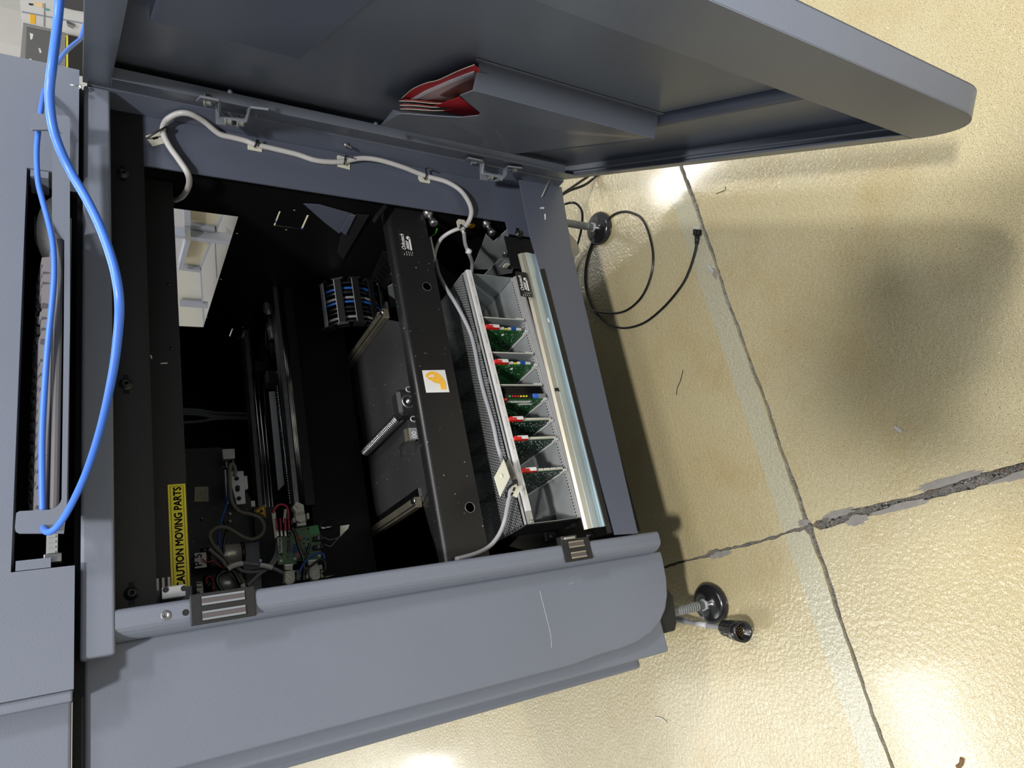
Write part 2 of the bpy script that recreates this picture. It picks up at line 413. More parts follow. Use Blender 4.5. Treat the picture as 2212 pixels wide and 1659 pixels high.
# dark bracket showing under the corner post
mb = MB().poly([(1425, 1250), (1455, 1288), (1462, 1345), (1459, 1362), (1436, 1368), (1400, 1340), (1400, 1250)], .07, .12)
mb.build('base_bracket', black_tex, mc, bevel=.002)
# mounting frame set back inside the opening (a ring of sheet metal)
yr = 0.046
zo0 = 0.995; xo1 = 0.800; zo1 = P(1093, 480, 1, yr).z
def ringbox(x0, x1, z0, z1): mb.box(x0, x1, yr, yr + .003, z0, z1)
slots = [(P(265, 375, 1, yr), 'h'), (P(272, 830, 1, yr), 'h'), (P(284, 1282, 1, yr), 'v'), (P(1120, 505, 1, yr), 'h')]
mb = MB()
ringbox(.122, XR - .001, zo0, zbot + .03)
rt_ = mb.build('frame_top', black_tex, mc)
ptsR = [(XR, zbot + .03), (XR, .165), (0.762, .165), (.762, .29), (.7535, .29), (.7535, P(1105, 520, 1, yr).z), (.700, P(1105, 520, 1, yr).z)]
mb = MB()
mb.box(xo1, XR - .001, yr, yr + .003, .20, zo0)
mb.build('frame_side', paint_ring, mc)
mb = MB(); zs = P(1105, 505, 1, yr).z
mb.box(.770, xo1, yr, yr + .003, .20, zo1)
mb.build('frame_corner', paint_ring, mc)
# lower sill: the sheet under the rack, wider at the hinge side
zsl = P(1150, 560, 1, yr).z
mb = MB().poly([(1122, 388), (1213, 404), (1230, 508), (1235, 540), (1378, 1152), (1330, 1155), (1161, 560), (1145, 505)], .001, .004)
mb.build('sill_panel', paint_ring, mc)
MB().tube([P(a, b_, 1, y2 - .0002) for a, b_ in [(1166, 1276), (1172, 1300), (1181, 1335), (1189, 1368), (1192, 1400)]], .00035, n=5).build('scratch', MATS['cable_w'] if 'cable_w' in MATS else cable_w, mc)
MB().tube([P(a, b_, 1, y2 - .0002) for a, b_ in [(1229, 1262), (1235, 1260), (1240, 1258)]], .0003, n=5).build('scratch', cable_w, mc)
MB().poly([(1167, 582), (1176, 580), (1322, 1150), (1313, 1152)], -.0006, .0012).build('gap_shade_strip', blackp, mc)  # black strip standing in for the shaded gap between trough and sill
for pts in ([(1166, 449), (1170, 447), (1170, 451)], [(1171, 447), (1176, 448), (1175, 451), (1171, 450)], [(1176, 462), (1179, 462), (1179, 474), (1177, 474)]): MB().poly(pts, -.0004, .001).build('paint_chip', white_p, mc)
mb = MB().poly([(1212, 512), (1222, 495), (1245, 520), (1253, 545), (1236, 562), (1215, 540)], .06, .02)
mb.build('caster_bracket', steel_d, mc)
# jambs
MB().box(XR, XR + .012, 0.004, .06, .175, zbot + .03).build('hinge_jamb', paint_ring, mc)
MB().box(0.1215, 0.124, 0.05, .60, .20, zbot + .03).build('latch_jamb', black_plate, mc)
# bolts in slots
for q, k in slots:
    mb = MB(); mb.m = 1
    mb.box(q.x - .014, q.x + .014, yr - .0006, yr, q.z - .0035, q.z + .0035)
    mb.m = 0; mb.lathe((q.x, yr + .001, q.z), (0, -1, 0), [(0, .0085), (.002, .0085), (.002, .0060), (.006, .0058), (.007, .0045), (.007, .0025), (.003, .0020)], n=20)
    mb.build('frame_bolt', [black_pl, black_wall], mc)
# inner right wall with a real opening, slots with loose covers and small drill holes
XW = .82
def W(px, py): q = P(px, py, 0, XW); return q.y, q.z
wy0, wz0 = W(515, 468); wy1, _ = W(435, 708); wzt = .965
def rects_minus(y0, y1, z0, z1, holes):
    ys = sorted({y0, y1} | {h[0] for h in holes} | {h[1] for h in holes}); zs_ = sorted({z0, z1} | {h[2] for h in holes} | {h[3] for h in holes})
    for i in range(len(ys) - 1):
        run = None
        for j in range(len(zs_) - 1):
            cy = (ys[i] + ys[i + 1]) / 2; cz = (zs_[j] + zs_[j + 1]) / 2
            inside = any(h[0] < cy < h[1] and h[2] < cz < h[3] for h in holes)
            if not inside:
                if run is None: run = zs_[j]
                end = zs_[j + 1]
            if (inside or j == len(zs_) - 2) and run is not None:
                yield ys[i], ys[i + 1], run, end; run = None
holes = [(wy0, wy1, wz0, wzt)]
s1 = (W(600, 475)[0], W(655, 493)[0], W(663, 480)[1], W(603, 475)[1])
a_ = [W(x, y) for x, y in ((600, 458), (668, 466), (655, 493), (600, 490))]
h1 = (.143, .192, .708, .764)
h2 = (.628, .672, .716, .767)
holes += [h1, h2]
for px, py in ((512, 505), (477, 604), (447, 686)):
    y, z = W(px, py); holes.append((y - .0022, y + .0022, z - .0022, z + .0022))
for h in (h1, h2):
    for y in (h[0] - .008, h[1] + .008):
        z = (h[2] + h[3]) / 2 + .002; holes.append((y - .002, y + .002, z - .002, z + .002))
mb = MB()
for a, b_, c_, d_ in rects_minus(.052, 1.0, .20, 1.05, holes): mb.box(XW, XW + .002, a, b_, c_, d_)
mb.build('inner_side_wall', black_wall, mc)
for h in (h1, h2):
    MB().box(XW + .001, XW + .003, h[0] + .0015, h[1] - .0015, h[2] + .0035, h[3] - .0035).build('slot_cover', black_wall, mc)
MB().box(-.066, .83, 1.0, 1.004, .20, 1.05).build('inner_back_wall', black_wall, mc)
MB().box(-.068, -.066, .1, 1.0, .20, 1.05).build('inner_left_wall', black_wall, mc)
MB().box(-.066, .905, .049, 1.0, 1.05, 1.053).build('inner_roof', black_wall, mc)
MB().box(-.066, .905, .10, 1.0, .20, .203).build('inner_floor_pan', black_wall, mc)
# outer shell seen only through the opening and from aside
MB().box(.905, .909, .06, 1.05, 1.02, 1.08).build('outer_side_rail', paint, mc)
MB().box(.905, .909, .06, 1.05, .20, .58).build('outer_side_panel', paint, mc)
# second crosspiece behind the ring, carries the caution label
zc0 = P(400, 1100, 1, .1).z; zc1 = zo0 + .02
MB().box(.124, .818, .1, .125, P(392, 800, 1, .1).z, zc1).build('upper_crosspiece', black_tex, mc, bevel=.002)
MB().box(.124, .150, .098, .1, P(392, 800, 1, .1).z, zc1 - .01).build('crosspiece_end', paint_ring, mc)
for pts in ([(324, 766), (328, 768), (329, 775), (326, 774)], [(347, 784), (360, 783), (363, 785), (347, 786)]): MB().poly(pts, .0995, .0006).build('paint_chip', white_p, mc)
for px, py in ((365, 615), (371, 754)):
    q = P(px, py, 1, .1); MB().ball((q.x, .1, q.z), .003, n=10, k=6).build('crosspiece_screw', black_pl, mc)
# lower cross beam with its plate, a bent channel with a rounded upper edge
yb = .08
zb0 = P(981, 800, 1, yb).z; zb1 = P(903, 800, 1, yb).z
mb = MB()
prof = []
for k in range(9):
    a = math.pi / 2 * k / 8
    prof.append((yb + .010 - .010 * math.sin(a), zb1 + .010 * math.cos(a)))
zlow_l = P(1058, 1165, 1, yb).z
pr = [(yb + .024, zb1 + .010)] + prof + [(yb, zb0), (yb + .003, zb0)]
inner = [(y + .0025 if i else y, z - .0025) for i, (y, z) in enumerate(pr[:10])]
pr2 = pr + list(reversed(inner))
mb.prism([(.124, y, z) for y, z in pr2], (.818 - .124, 0, 0)).build('lower_cross_beam', black_plate, mc)
for px, py in ((922, 619), (1015, 1096)):
    q = P(px, py, 1, yb)
    mb = MB().cyl((q.x, yb + .0010, q.z), (q.x, yb - .0003, q.z), .0085, n=28); mb.build('beam_hole', void, mc)
    mb = MB(); n = 28
    mb.lathe((q.x, yb - .0004, q.z), (0, -1, 0), [(0, .0082), (.0005, .0088), (0, .0094)], n=28).build('hole_rim', steel_d, mc)
for px, py in ((899, 578), (873, 709), (924, 955)):
    q = P(px, py, 1, yb); MB().ball((q.x, yb, q.z), .0016, n=8, k=6).build('beam_rivet', steel_d, mc)
def logo(px, py, size, y, root, tone):
    """maker's plate: black sheet, slanted lettering and a small bent-pipe emblem"""
    q = P(px, py, 1, y)
    W_, H_ = size * 6.4, size * 2.9
    pl = MB().box(q.x, q.x + W_, y - .0008, y, q.z - H_, q.z).build('maker_plate', blackp, root)
    tx = text_mb('Orbotech', size * 1.25, (q.x + W_ * .22, y - .0011, q.z - size * 1.25), (1, 0, 0), (0, 0, 1), tone, 'lettering', pl, font_shear=.25, bold=-.0002)
    xs = [v.co.x for v in tx.data.vertices]; k_ = W_ * .60 / (max(xs) - min(xs)); mn = min(xs)
    for v in tx.data.vertices: v.co.x = mn + (v.co.x - mn) * k_
    mb = MB(); bx = q.x + W_ * .24; zz = q.z - size * 1.55
    mb.box(bx + size * .3, bx + size * 2.3, y - .0012, y - .0008, zz - size * .16, zz)
    mb.box(bx + size * .1, bx + size * 2.1, y - .0012, y - .0008, zz - size * .50, zz - size * .30)
    mb.box(bx, bx + size * 3.0, y - .0012, y - .0008, zz - size * 1.10, zz - size * .72)
    mb.prism([(bx + size * 3.0 + size * .42 * math.cos(t / 12 * 6.283), y - .0012, zz - size * .62 + size * .42 * math.sin(t / 12 * 6.283)) for t in range(12)], (0, .0004, 0))
    for k in range(4): mb.box(q.x + size * .15, q.x + size * .55, y - .0012, y - .0008, q.z - size * (.75 + .55 * k), q.z - size * (.68 + .55 * k)); mb.box(q.x + size * .75, q.x + size * 1.1, y - .0012, y - .0008, q.z - size * (1.3 + .45 * k), q.z - size * (1.24 + .45 * k))
    mb.build('emblem', tone, pl)
q0 = P(872, 548, 1, yb)
logo(867, 552, .0092, yb, mc, white_p)
# caution label on the upper crosspiece
yc = .0992
pA = P(381, 1045, 1, .1)
a = P(362, 1048, 1, .1); b = P(400, 1045, 1, .1); c = P(410, 1277, 1, .1)
lx0 = c.x - .001; lx1 = b.x; lz0 = b.z; lz1 = a.z; Hh = lz1 - lz0
lab = MB().box(lx0, lx1, yc, .1, lz0, lz1).build('caution_label', yellow, mc)
mb = MB(); e = .0028; t = .0005
for x0, x1, z0, z1 in ((lx0 + e, lx1 - e, lz0 + e, lz0 + e + t), (lx0 + e, lx1 - e, lz1 - e - t, lz1 - e), (lx0 + e, lx0 + e + t, lz0 + e, lz1 - e), (lx1 - e - t, lx1 - e, lz0 + e, lz1 - e)):
    mb.box(x0, x1, yc - .0003, yc, z0, z1)
mb.build('label_border', blackp, lab)
tx = text_mb('CAUTION MOVING PARTS', Hh * .62, (lx0 + .0065, yc - .0004, lz0 + Hh * .27), (1, 0, 0), (0, 0, 1), blackp, 'lettering', lab, squash=1.0, bold=.00045)
mxw = max(v.co.x for v in tx.data.vertices) - min(v.co.x for v in tx.data.vertices)
k_ = (lx1 - lx0 - .011) / mxw; mn = min(v.co.x for v in tx.data.vertices)
for v in tx.data.vertices: v.co.x = mn + (v.co.x - mn) * k_
# striped white label beside it
wl = MB()
for k in range(3):
    q0 = P(337 + 12.5 * k, 1250 - 1.6 * k, 1, .1); q1_ = P(344.5 + 12.5 * k, 1306, 1, .1)
    wl.box(q1_.x, q0.x, yc, .1, q1_.z, q0.z)
wl.build('striped_label', white_p, mc)
# latch plate with two holes in front of the label
yl = .05
q0 = P(349, 1268, 1, yl); q1_ = P(402, 1288, 1, yl)
mb = MB(); mb.box(q1_.x + .000, q0.x, yl, yl + .03, q1_.z, q0.z)
lp = mb.build('catch_bracket', alu, mc, bevel=.0015)
mb = MB()
for px, py in ((358, 1274), (397, 1271)):
    q = P(px, py, 1, yl); mb.cyl((q.x, yl - .0004, q.z), (q.x, yl + .001, q.z), .0036, n=20)
mb.build('bracket_hole', blackp, lp)
# magnetic catches let into the corner post lip
def catch(cx, cy, w_):
    q = P(cx, cy, 1, 0.0)
    ho = MB().box(q.x - .0185, q.x + .0185, -.0015, .001, q.z - w_ / 2 - .012, q.z + w_ / 2 + .012).build('magnet_catch', black_tex, mc, bevel=.002)
    for s in (-1, 1):
        xx = q.x + s * .0088
        MB().box(xx - .0055, xx + .0055, -.0022, -.0012, q.z - w_ / 2, q.z + w_ / 2).build('magnet_strip', black_pl, ho)
        mb = MB(); mb.m = 0
        mb.box(xx - .0053, xx - .0028, -.0032, -.002, q.z - w_ / 2 + .001, q.z + w_ / 2 - .001)
        mb.box(xx + .0028, xx + .0053, -.0032, -.002, q.z - w_ / 2 + .001, q.z + w_ / 2 - .001)
        mb.build('pole_plate', steel, ho); 
        MB().box(xx - .0026, xx + .0026, -.0024, -.0021, q.z - w_ / 2 + .001, q.z + w_ / 2 - .001).build('magnet', mat('magnet_ferrite', (.10, .085, .09), .4) if 'magnet_ferrite' not in MATS else MATS['magnet_ferrite'], ho)
catch(483, 1308, .052); catch(1246, 1187, .034)
q = P(358, 1329, 1, 0)
MB().lathe((q.x, 0, q.z), (0, -1, 0), [(0, .0056), (.0008, .0056), (.0012, .0048), (.0012, .0022), (-.0005, .0016), (-.0005, 0)], n=24).build('countersunk_screw', steel_d, mc)
q = P(401, 1323, 1, 0)
MB().cyl((q.x, -.0003, q.z), (q.x, .001, q.z), .0038, n=20).build('screw_hole', blackp, mc)
# buckle seen behind the lower catch
yl = .055
q0 = P(1214, 1158, 1, yl); q1_ = P(1252, 1172, 1, yl)
mb = MB(); mb.m = 0; mb.box(q1_.x, q0.x, yl + .004, yl + .02, q1_.z, q0.z)
mb.m = 1; mb.box(q1_.x + .003, q0.x - .003, yl, yl + .005, q1_.z + .006, q0.z - .006)
mb.build('lower_buckle', [steel_d, cream], mc, bevel=.0008)
# sticker with a drawn yellow hand, on the cross beam
ys_ = yb - .0009
st = MB().prism([P(a, b_, 1, ys_) for a, b_ in ((912, 800), (961, 799), (971, 847), (921, 848))], (0, .0006, 0)).build('sticker', white_p, mc)
def zpx(pts): return [P(800 + x / 4.424, 780 + y / 4.424, 1, ys_ - .0005) for x, y in pts]
hand = [(528, 140), (540, 118), (562, 104), (592, 98), (625, 103), (655, 122), (685, 152), (708, 182), (722, 215), (727, 270), (676, 272), (664, 212), (640, 208), (608, 200), (580, 180), (556, 172), (546, 170), (548, 158), (530, 152)]
skin = mat('cartoon_yellow', (0.95, 0.52, 0.06), .6); skin2 = mat('cartoon_orange', (0.78, 0.33, 0.02), .6)
MB().prism(zpx(hand), (0, .0003, 0)).build('drawn_hand', skin, st)
MB().prism([p + Vector((0, -.0003, 0)) for p in zpx([(553, 152), (574, 134), (600, 132), (612, 142), (608, 154), (582, 152), (566, 156)])], (0, .0002, 0)).build('finger_gap', white_p, st)
mb = MB()
mb.tube([p + Vector((0, -.0002, 0)) for p in zpx([(548, 160), (566, 158), (585, 154), (606, 156), (622, 166)])], .0003, n=5)
mb.tube([p + Vector((0, -.0002, 0)) for p in zpx([(556, 172), (580, 182), (608, 201), (640, 209), (664, 214)])], .0003, n=5)
mb.tube([p + Vector((0, -.0002, 0)) for p in zpx([(530, 145), (548, 124), (575, 110), (600, 110)])], .0002, n=5)
mb.build('drawn_line', skin2, st)

# ---------------------------------------------------------------- console above: slanted front with the keyboard slot
yk = 0.0
def K(px, py, y=yk): return P(px, py, 1, y)
zk0 = K(165.5, 800).z
tr = K(160, 158); 
ytop = -.010
zt = 1.32
sx0, sx1 = K(25, 1240).x, K(57, 372).x
sz1 = K(42, 800).z
mb = MB()
xr = .913; xl = .043
mb.box(sx1, xr, ytop, .03, zk0, zt)                 # right of the slot
mb.box(xl, sx0, ytop, .03, zk0, zt)                 # left of the slot
mb.box(sx0, sx1, ytop, .03, sz1, zt)                # above the slot
con = mb.build('console_front', paint, mc)
MB().box(-.13, xl - .001, .020, .06, zk0 + .002, zt).build('console_wing', paint, mc, bevel=.003)
MB().box(xl - .012, xl, ytop + .004, .06, zk0 + .001, zt).build('console_return', paint, mc, bevel=.002)
MB().box(-.130, -.126, .06, .9, zk0, zt).build('console_side', paint, mc)
MB().box(-.13, .90, .028, .9, zt - .01, zt).build('console_top', paint, mc)
MB().box(xr - .003, xr, .03, .9, zk0, zt).build('console_side', paint, mc)
MB().box(-.13, xr, .030, .034, zk0 - .0095, zk0 + .001).build('gap_strip', black_wall, mc)
# slot lining
mb = MB(); mb.box(sx0, sx1, .26, .262, zk0, sz1 + .03); mb.box(sx0 - .002, sx0, .03, .26, zk0, sz1 + .03); mb.box(sx1, sx1 + .002, .03, .26, zk0, sz1 + .03)
mb.box(sx0, sx1, .03, .26, sz1 + .028, sz1 + .03)
mb.build('slot_lining', black_wall, mc)
MB().box(sx1 - .012, sx1 - .001, ytop + .001, .03, K(105, 395).z, sz1 - .004).build('slot_flange', paint, mc)
MB().box(sx0 + .001, sx0 + .012, ytop + .001, .03, K(110, 1225).z, sz1 - .004).build('slot_flange', paint, mc)
# pull-out tray with two raised ears
yt = -.055
tray = thing('keyboard_tray', (K(140, 700).x, yt, K(140, 700).z), 'grey sheet metal keyboard tray with two raised ears, drawn out of the console slot', 'tray')
zz = K(147, 700, yt).z
out = [(68, 244), (146, 250), (151, 256), (151, 700), (144, 1100), (138, 1152), (42, 1152), (34, 1148), (32, 1140), (35, 1108), (42, 1104), (108, 1101), (121, 1096), (130, 1086), (133, 1078), (138, 700), (140, 300), (136, 286), (128, 280), (70, 280), (66, 274), (66, 248)]
MB().poly(out, yt, .003).build('tray_front', paint, tray)
# sloping tray shelf under the keyboard
kf0 = K(141, 470, yt + .003); kf1 = K(131, 1105, yt + .003)
slope = math.tan(math.radians(7))
mb = MB()
sh = [(kf1.x, yt + .003, kf1.z - .004), (kf0.x, yt + .003, kf0.z - .004), (kf0.x, yt + .22, kf0.z - .004 + .217 * slope), (kf1.x, yt + .22, kf1.z - .004 + .217 * slope)]
mb.prism([Vector(p) + Vector((0, 0, -.003)) for p in sh], (0, 0, .003)); mb.build('tray_shelf', paint, tray)
MB().poly([(113, 285), (141, 285), (141, 520), (118, 500), (112, 470)], yt + .004, .002).build('tray_side', paint, tray)
# drawer slide end below the near ear
sl = MB(); s0 = K(100, 1165, .0); s1_ = K(124, 1205, .0)
sl.box(s1_.x, s0.x + .02, .0, .012, s1_.z, s0.z)
for k in range(5): sl.box(s1_.x + .006 + .006 * k, s1_.x + .008 + .006 * k, -.001, .0005, s1_.z + .002, s0.z - .002)
slide = sl.build('drawer_slide', galv, tray)
mb = MB(); a_ = K(94, 1197, -.004); b_ = K(133, 1212, -.004); mb.box(b_.x, a_.x, -.004, .012, b_.z, a_.z); mb.build('slide_stop', steel_d, tray, bevel=.001)

# ---------------------------------------------------------------- door, opened towards the viewer
D_ = Vector((-.5496, -.8354, 0)); Nn = Vector((-.8354, .5496, 0)); H0 = Vector((.9, 0, 0))
def DP(u, w_, z): return H0 + D_ * u + Nn * w_ + Vector((0, 0, z))
def DR(px, py, w_):
    r = ray(px, py); t = (w_ - (CAM - H0).dot(Nn)) / r.dot(Nn); q = CAM + r * t
    return (q - H0).dot(D_), q.z
zd0, zd1 = .180, 1.078; U1 = DR(2025, 250, 0)[0]; U1 = .868
rim = []
def dbox(mb, u0, u1, w0, w1, z0, z1):
    vs = [DP(u, w_, z) for u in (u0, u1) for w_ in (w0, w1) for z in (z0, z1)]
    return mb._add(vs, [(0, 1, 3, 2), (4, 6, 7, 5), (0, 4, 5, 1), (2, 3, 7, 6), (0, 2, 6, 4), (1, 5, 7, 3)])
def dprism(mb, uz, w0, w1, smooth=False): return mb.prism([DP(u, w0, z) for u, z in uz], Nn * (w1 - w0), smooth)
door = MB()
R = .10; cn = []
for k in range(13):
    a = math.pi / 2 * k / 12; cn.append((U1 - R + R * math.sin(a), zd0 + R * .9 - R * .9 * math.cos(a)))
TH = .028                                      # depth of the pan
sk = [(.0, zd0)] + cn + [(U1, zd1), (.0, zd1)]
dprism(door, sk, -TH - .0015, -TH)
doorb = door.build('door', paint_door, mc)
mb = MB()                                      # edge wall all round
def wall(a, b_, w0=-TH, w1=0.0): mb._add([DP(a[0], w0, a[1]), DP(b_[0], w0, b_[1]), DP(b_[0], w1, b_[1]), DP(a[0], w1, a[1])], [(0, 1, 2, 3)], True)
edge = [(.0, zd0)] + cn + [(U1, zd1), (.0, zd1), (.0, zd0)]
for i in range(len(edge) - 1): wall(edge[i], edge[i + 1], -TH - .0015)
mb.build('door_edge', paint, doorb)
ub = .765
mb = MB(); dprism(mb, [(ub, zd0 + .0)] + [c for c in cn if c[0] > ub] + [(U1, zd1), (ub, zd1)], -.002, 0)
dbox(mb, ub, ub + .0015, -.014, 0, zd0 + .03, zd1 - .03)
mb.build('free_edge_flange', paint_door, doorb, bevel=.0012)
mb = MB(); dbox(mb, .06, ub - .001, -.002, 0, zd0, zd0 + .022)
dprism(mb, [(.06, zd0 + .022), (ub - .001, zd0 + .022), (ub - .001, zd0 + .030), (.06, zd0 + .030)], -.010, -.0085)
mb.build('bottom_flange', paint_door, doorb, bevel=.001)
mb = MB(); dbox(mb, 0, ub, -.002, 0, zd1 - .036, zd1)
dbox(mb, .05, ub, -.018, -.002, zd1 - .036, zd1 - .0345)
mb.build('top_flange', paint_door, doorb, bevel=.0012)
mb = MB(); dbox(mb, 0, .075, -.002, 0, zd0, zd1 - .036)
dprism(mb, [(.075, zd0 + .05), (.0765, zd0 + .05), (.0765, zd1 - .036), (.075, zd1 - .036)], -.016, 0)
hf = mb.build('hinge_flange', paint_door, doorb, bevel=.0012)
# raised stiffener panel in the upper outer part
u0, z0 = DR(322, 47, -.012)
u1, z1 = DR(560, 108, -.012)
z8 = DR(660, 122, -.012)[1]
mb = MB(); dprism(mb, [(u0, z8), (ub + .01, z8), (ub + .01, z0), (u0, z0)], -TH, -.012); mb.build('stiffener_panel', paint_ring, doorb, bevel=.004, seg=3)
# horizontal stiffener rib below the pocket
r0 = DR(1422, 262, -.018); r1 = DR(1729, 215, -.018)
mb = MB(); zr = (r0[1] + r1[1]) / 2
mb.prism([DP(.30, -TH, zr - .014), DP(.30, -.017, zr - .009), DP(.30, -.015, zr - .004), DP(.30, -.017, zr + .004), DP(.30, -TH, zr + .014)], D_ * (ub + .01 - .30), True)
mb.build('stiffener_rib', paint_ring, doorb)
# document pocket: side wall, bent front cover with a finger notch
wp = .012
def Q(px, py, w_=wp): u, z = DR(px, py, w_); return DP(u, w_, z)
a0 = Q(1035, 128, -TH); a1 = Q(1428, 245, -TH); b0 = Q(1021, 196); b1 = Q(1412, 300)
uS, zS0 = DR(1021, 196, wp); _, zS1 = DR(1412, 300, wp)
uT, zT0 = DR(1035, 133, -TH); _, zT1 = DR(1425, 246, -TH)
mb = MB()
pw = [DP(uS, wp, zS0), DP(uT, -TH + .001, zT0), DP(uT, -TH + .001, zT1), DP(uS, wp, zS1)]
mb.prism(pw, Vector((0, 0, 0)) + D_ * .0015)
mb.prism([DP(uT, -TH + .002, zT0 + .004), DP(uT + .012, -TH + .002, zT0 + .012), DP(uT + .012, -TH + .002, zT1), DP(uT, -TH + .002, zT1)], Nn * -.0015)
fr = [(1021, 196), (993, 207), (1010, 222), (1030, 238), (1038, 245), (1033, 250), (995, 254), (940, 251), (870, 246), (858, 249)]
pts = [Q(*p) for p in fr]
ulow = .105
zlo = zS1
pts += [DP(DR(848, 256, wp)[0], wp - .012, DR(848, 256, wp)[1])]
pts2 = pts + [DP(ulow + .03, -.004, zS0 - .03), DP(ulow + .03, -.004, zlo), DP(uS, wp, zlo)]
mb.prism(pts2, Nn * -.0015)
pk = mb.build('document_pocket', paint_door, doorb, bevel=.0008)
# leaflets in the pocket
wl_ = -.004
def LQ(pts, w0): return [DP(*(lambda t: (t[0], w0, t[1]))(DR(840 + x / 5.53, 100 + y / 5.53, w0))) for x, y in pts]
lf = thing('red_leaflet', tuple(Q(1000, 200, -.01)), 'folded red leaflets with pale print sticking out of the door pocket', 'leaflet')
MB().prism(LQ([(150, 625), (280, 515), (450, 440), (590, 405), (820, 300), (1020, 222), (1080, 260), (1060, 560), (850, 660), (640, 720), (440, 712), (250, 640)], -.014), Nn * .0006).build('folder_sheet', red_paper, lf)
MB().prism(LQ([(262, 632), (430, 530), (700, 410), (1015, 292), (1060, 330), (1040, 560), (850, 600), (530, 715), (440, 712)], -.0132), Nn * .0006).build('printed_sheet', pink_paper, lf)
MB().prism(LQ([(265, 632), (430, 535), (700, 420), (1012, 300), (1012, 335), (700, 455), (450, 565), (300, 645)], -.0124), Nn * .0004).build('pale_band', mat('pale_paper', (.70, .66, .72), .4), lf)
MB().prism(LQ([(320, 655), (560, 628), (760, 620), (610, 585), (760, 500), (905, 420), (1005, 380), (1000, 515), (850, 590), (600, 690), (530, 715), (440, 712)], -.0120), Nn * .0004).build('brown_print', brown_paper, lf)
MB().prism(LQ([(845, 600), (870, 620), (1085, 790), (1100, 815), (1040, 830), (900, 830), (700, 790), (620, 772), (772, 745), (530, 715)], -.004), Nn * .0006).build('folder_sheet', red_paper, lf)
for k, (yy, ww) in enumerate(((640, -.010), (690, -.007), (735, -.005))):
    mb = MB(); mb.prism(LQ([(120 + 8 * k, yy + 12), (180, yy - 5), (400, yy + 10), (640, yy + 35), (770, yy + 22), (560, yy + 45 - 5 * k), (300, yy + 18)], ww), Nn * .0005); mb.build('folder_sheet', red_paper, lf)
    mb = MB(); mb.tube(LQ([(122 + 8 * k, yy + 14), (300, yy + 20), (550, yy + 44 - 5 * k), (770, yy + 24)], ww + .001), .0005, n=5); mb.build('paper_edge', cream, lf)
mb = MB(); mb.tube(LQ([(150, 625), (280, 512), (450, 437), (590, 402), (820, 297), (1020, 219)], -.013), .0005, n=5); mb.build('paper_edge', cream, lf)
# weld nubs on the flange
for px, py in ((497, 199), (812, 268)):
    q = P(px, py, 1, -.03); u, z = DR(px, py, 0.0005)
    MB().ball(DP(u, 0.0, z), .0035, n=10, k=6).build('weld_nub', paint_ring, doorb)
# hinges: stepped strap with bolts
def hinge(ox, oy, k):
    """measured on the plane of the door rim and on the jamb side"""
    def h(x, y, yy): return P(ox + (x - 100) / 4.424 * k, oy + (y - 200) / 4.424 * k, 1, yy)
    def hp(x, y):
        px, py = ox + (x - 100) / 4.424 * k, oy + (y - 200) / 4.424 * k
        if y < 200 + 45 + (x - 100) * .14:
            u, z = DR(px, py, .004); return DP(u, .004, z)
        return P(px, py, 1, -.02)
    mb = MB()
    for pts in ([(105, 245), (145, 203), (325, 240), (292, 275), (165, 250)], [(292, 275), (325, 240), (345, 262), (348, 375), (330, 402), (310, 380)], [(310, 380), (348, 375), (362, 395), (560, 430), (575, 425), (600, 450), (582, 452), (330, 402)], [(575, 425), (580, 350), (635, 308), (625, 420), (600, 450)], [(635, 308), (810, 330), (815, 350), (660, 325)]):
        mb.prism([hp(*p_) for p_ in pts], Vector((-.0012, .0034, 0)))
    hg = mb.build('hinge', MATS.get('hinge_paint') or mat('hinge_paint', (.21, .23, .27), .4), doorb)
    mb = MB().prism([h(x, y, -.006) for x, y in [(292, 275), (345, 262), (348, 375), (370, 395), (590, 432), (500, 500), (298, 475)]], (0, .003, 0)); mb.build('hinge_leaf', MATS['hinge_paint'], hg, bevel=.0005)
    for x, y in ((190, 262), (395, 455), (512, 470), (690, 360)):
        q = hp(x, y - 12) if y < 400 else h(x, y - 12, -.0095)
        mb = MB(); a = Vector((-.25, -.25, -.93)).normalized()
        mb.lathe(q, a, [(0, .0105 * k), (.0015, .0105 * k), (.0015, .0075 * k), (.009, .0073 * k), (.010, .0055 * k), (.010, .003 * k), (.006, .0025 * k)], n=18)
        mb.build('hinge_bolt', galv, hg)
hinge(423, 205, .98)
hinge(1003, 338, .78)
# studs on the side frame
for px, py, r in ((747, 313, .0055), (1124, 391, .0050)):
    q = P(px, py, 1, yr)
    if q.x > .888: q = P(px, py, 0, .8985)
    mb = MB(); mb.lathe(q, (-.75, -.45, -.55), [(0, r), (.004, r), (.004, r * .5), (.014, r * .5), (.014, 0)], n=6)
    mb.build('frame_stud', steel_d, mc)
# loose bolt on the hinge side top
q = P(172, 187, 1, -.01); mb = MB(); mb.cyl(q, q + Vector((0, .0, .012)), .0015); mb.lathe(q + Vector((-.001, 0, -.003)), (0, 0, 1), [(0, .004), (.004, .004), (.004, .002), (.006, 0)], n=8)
mb.build('top_pivot_bolt', steel, mc)

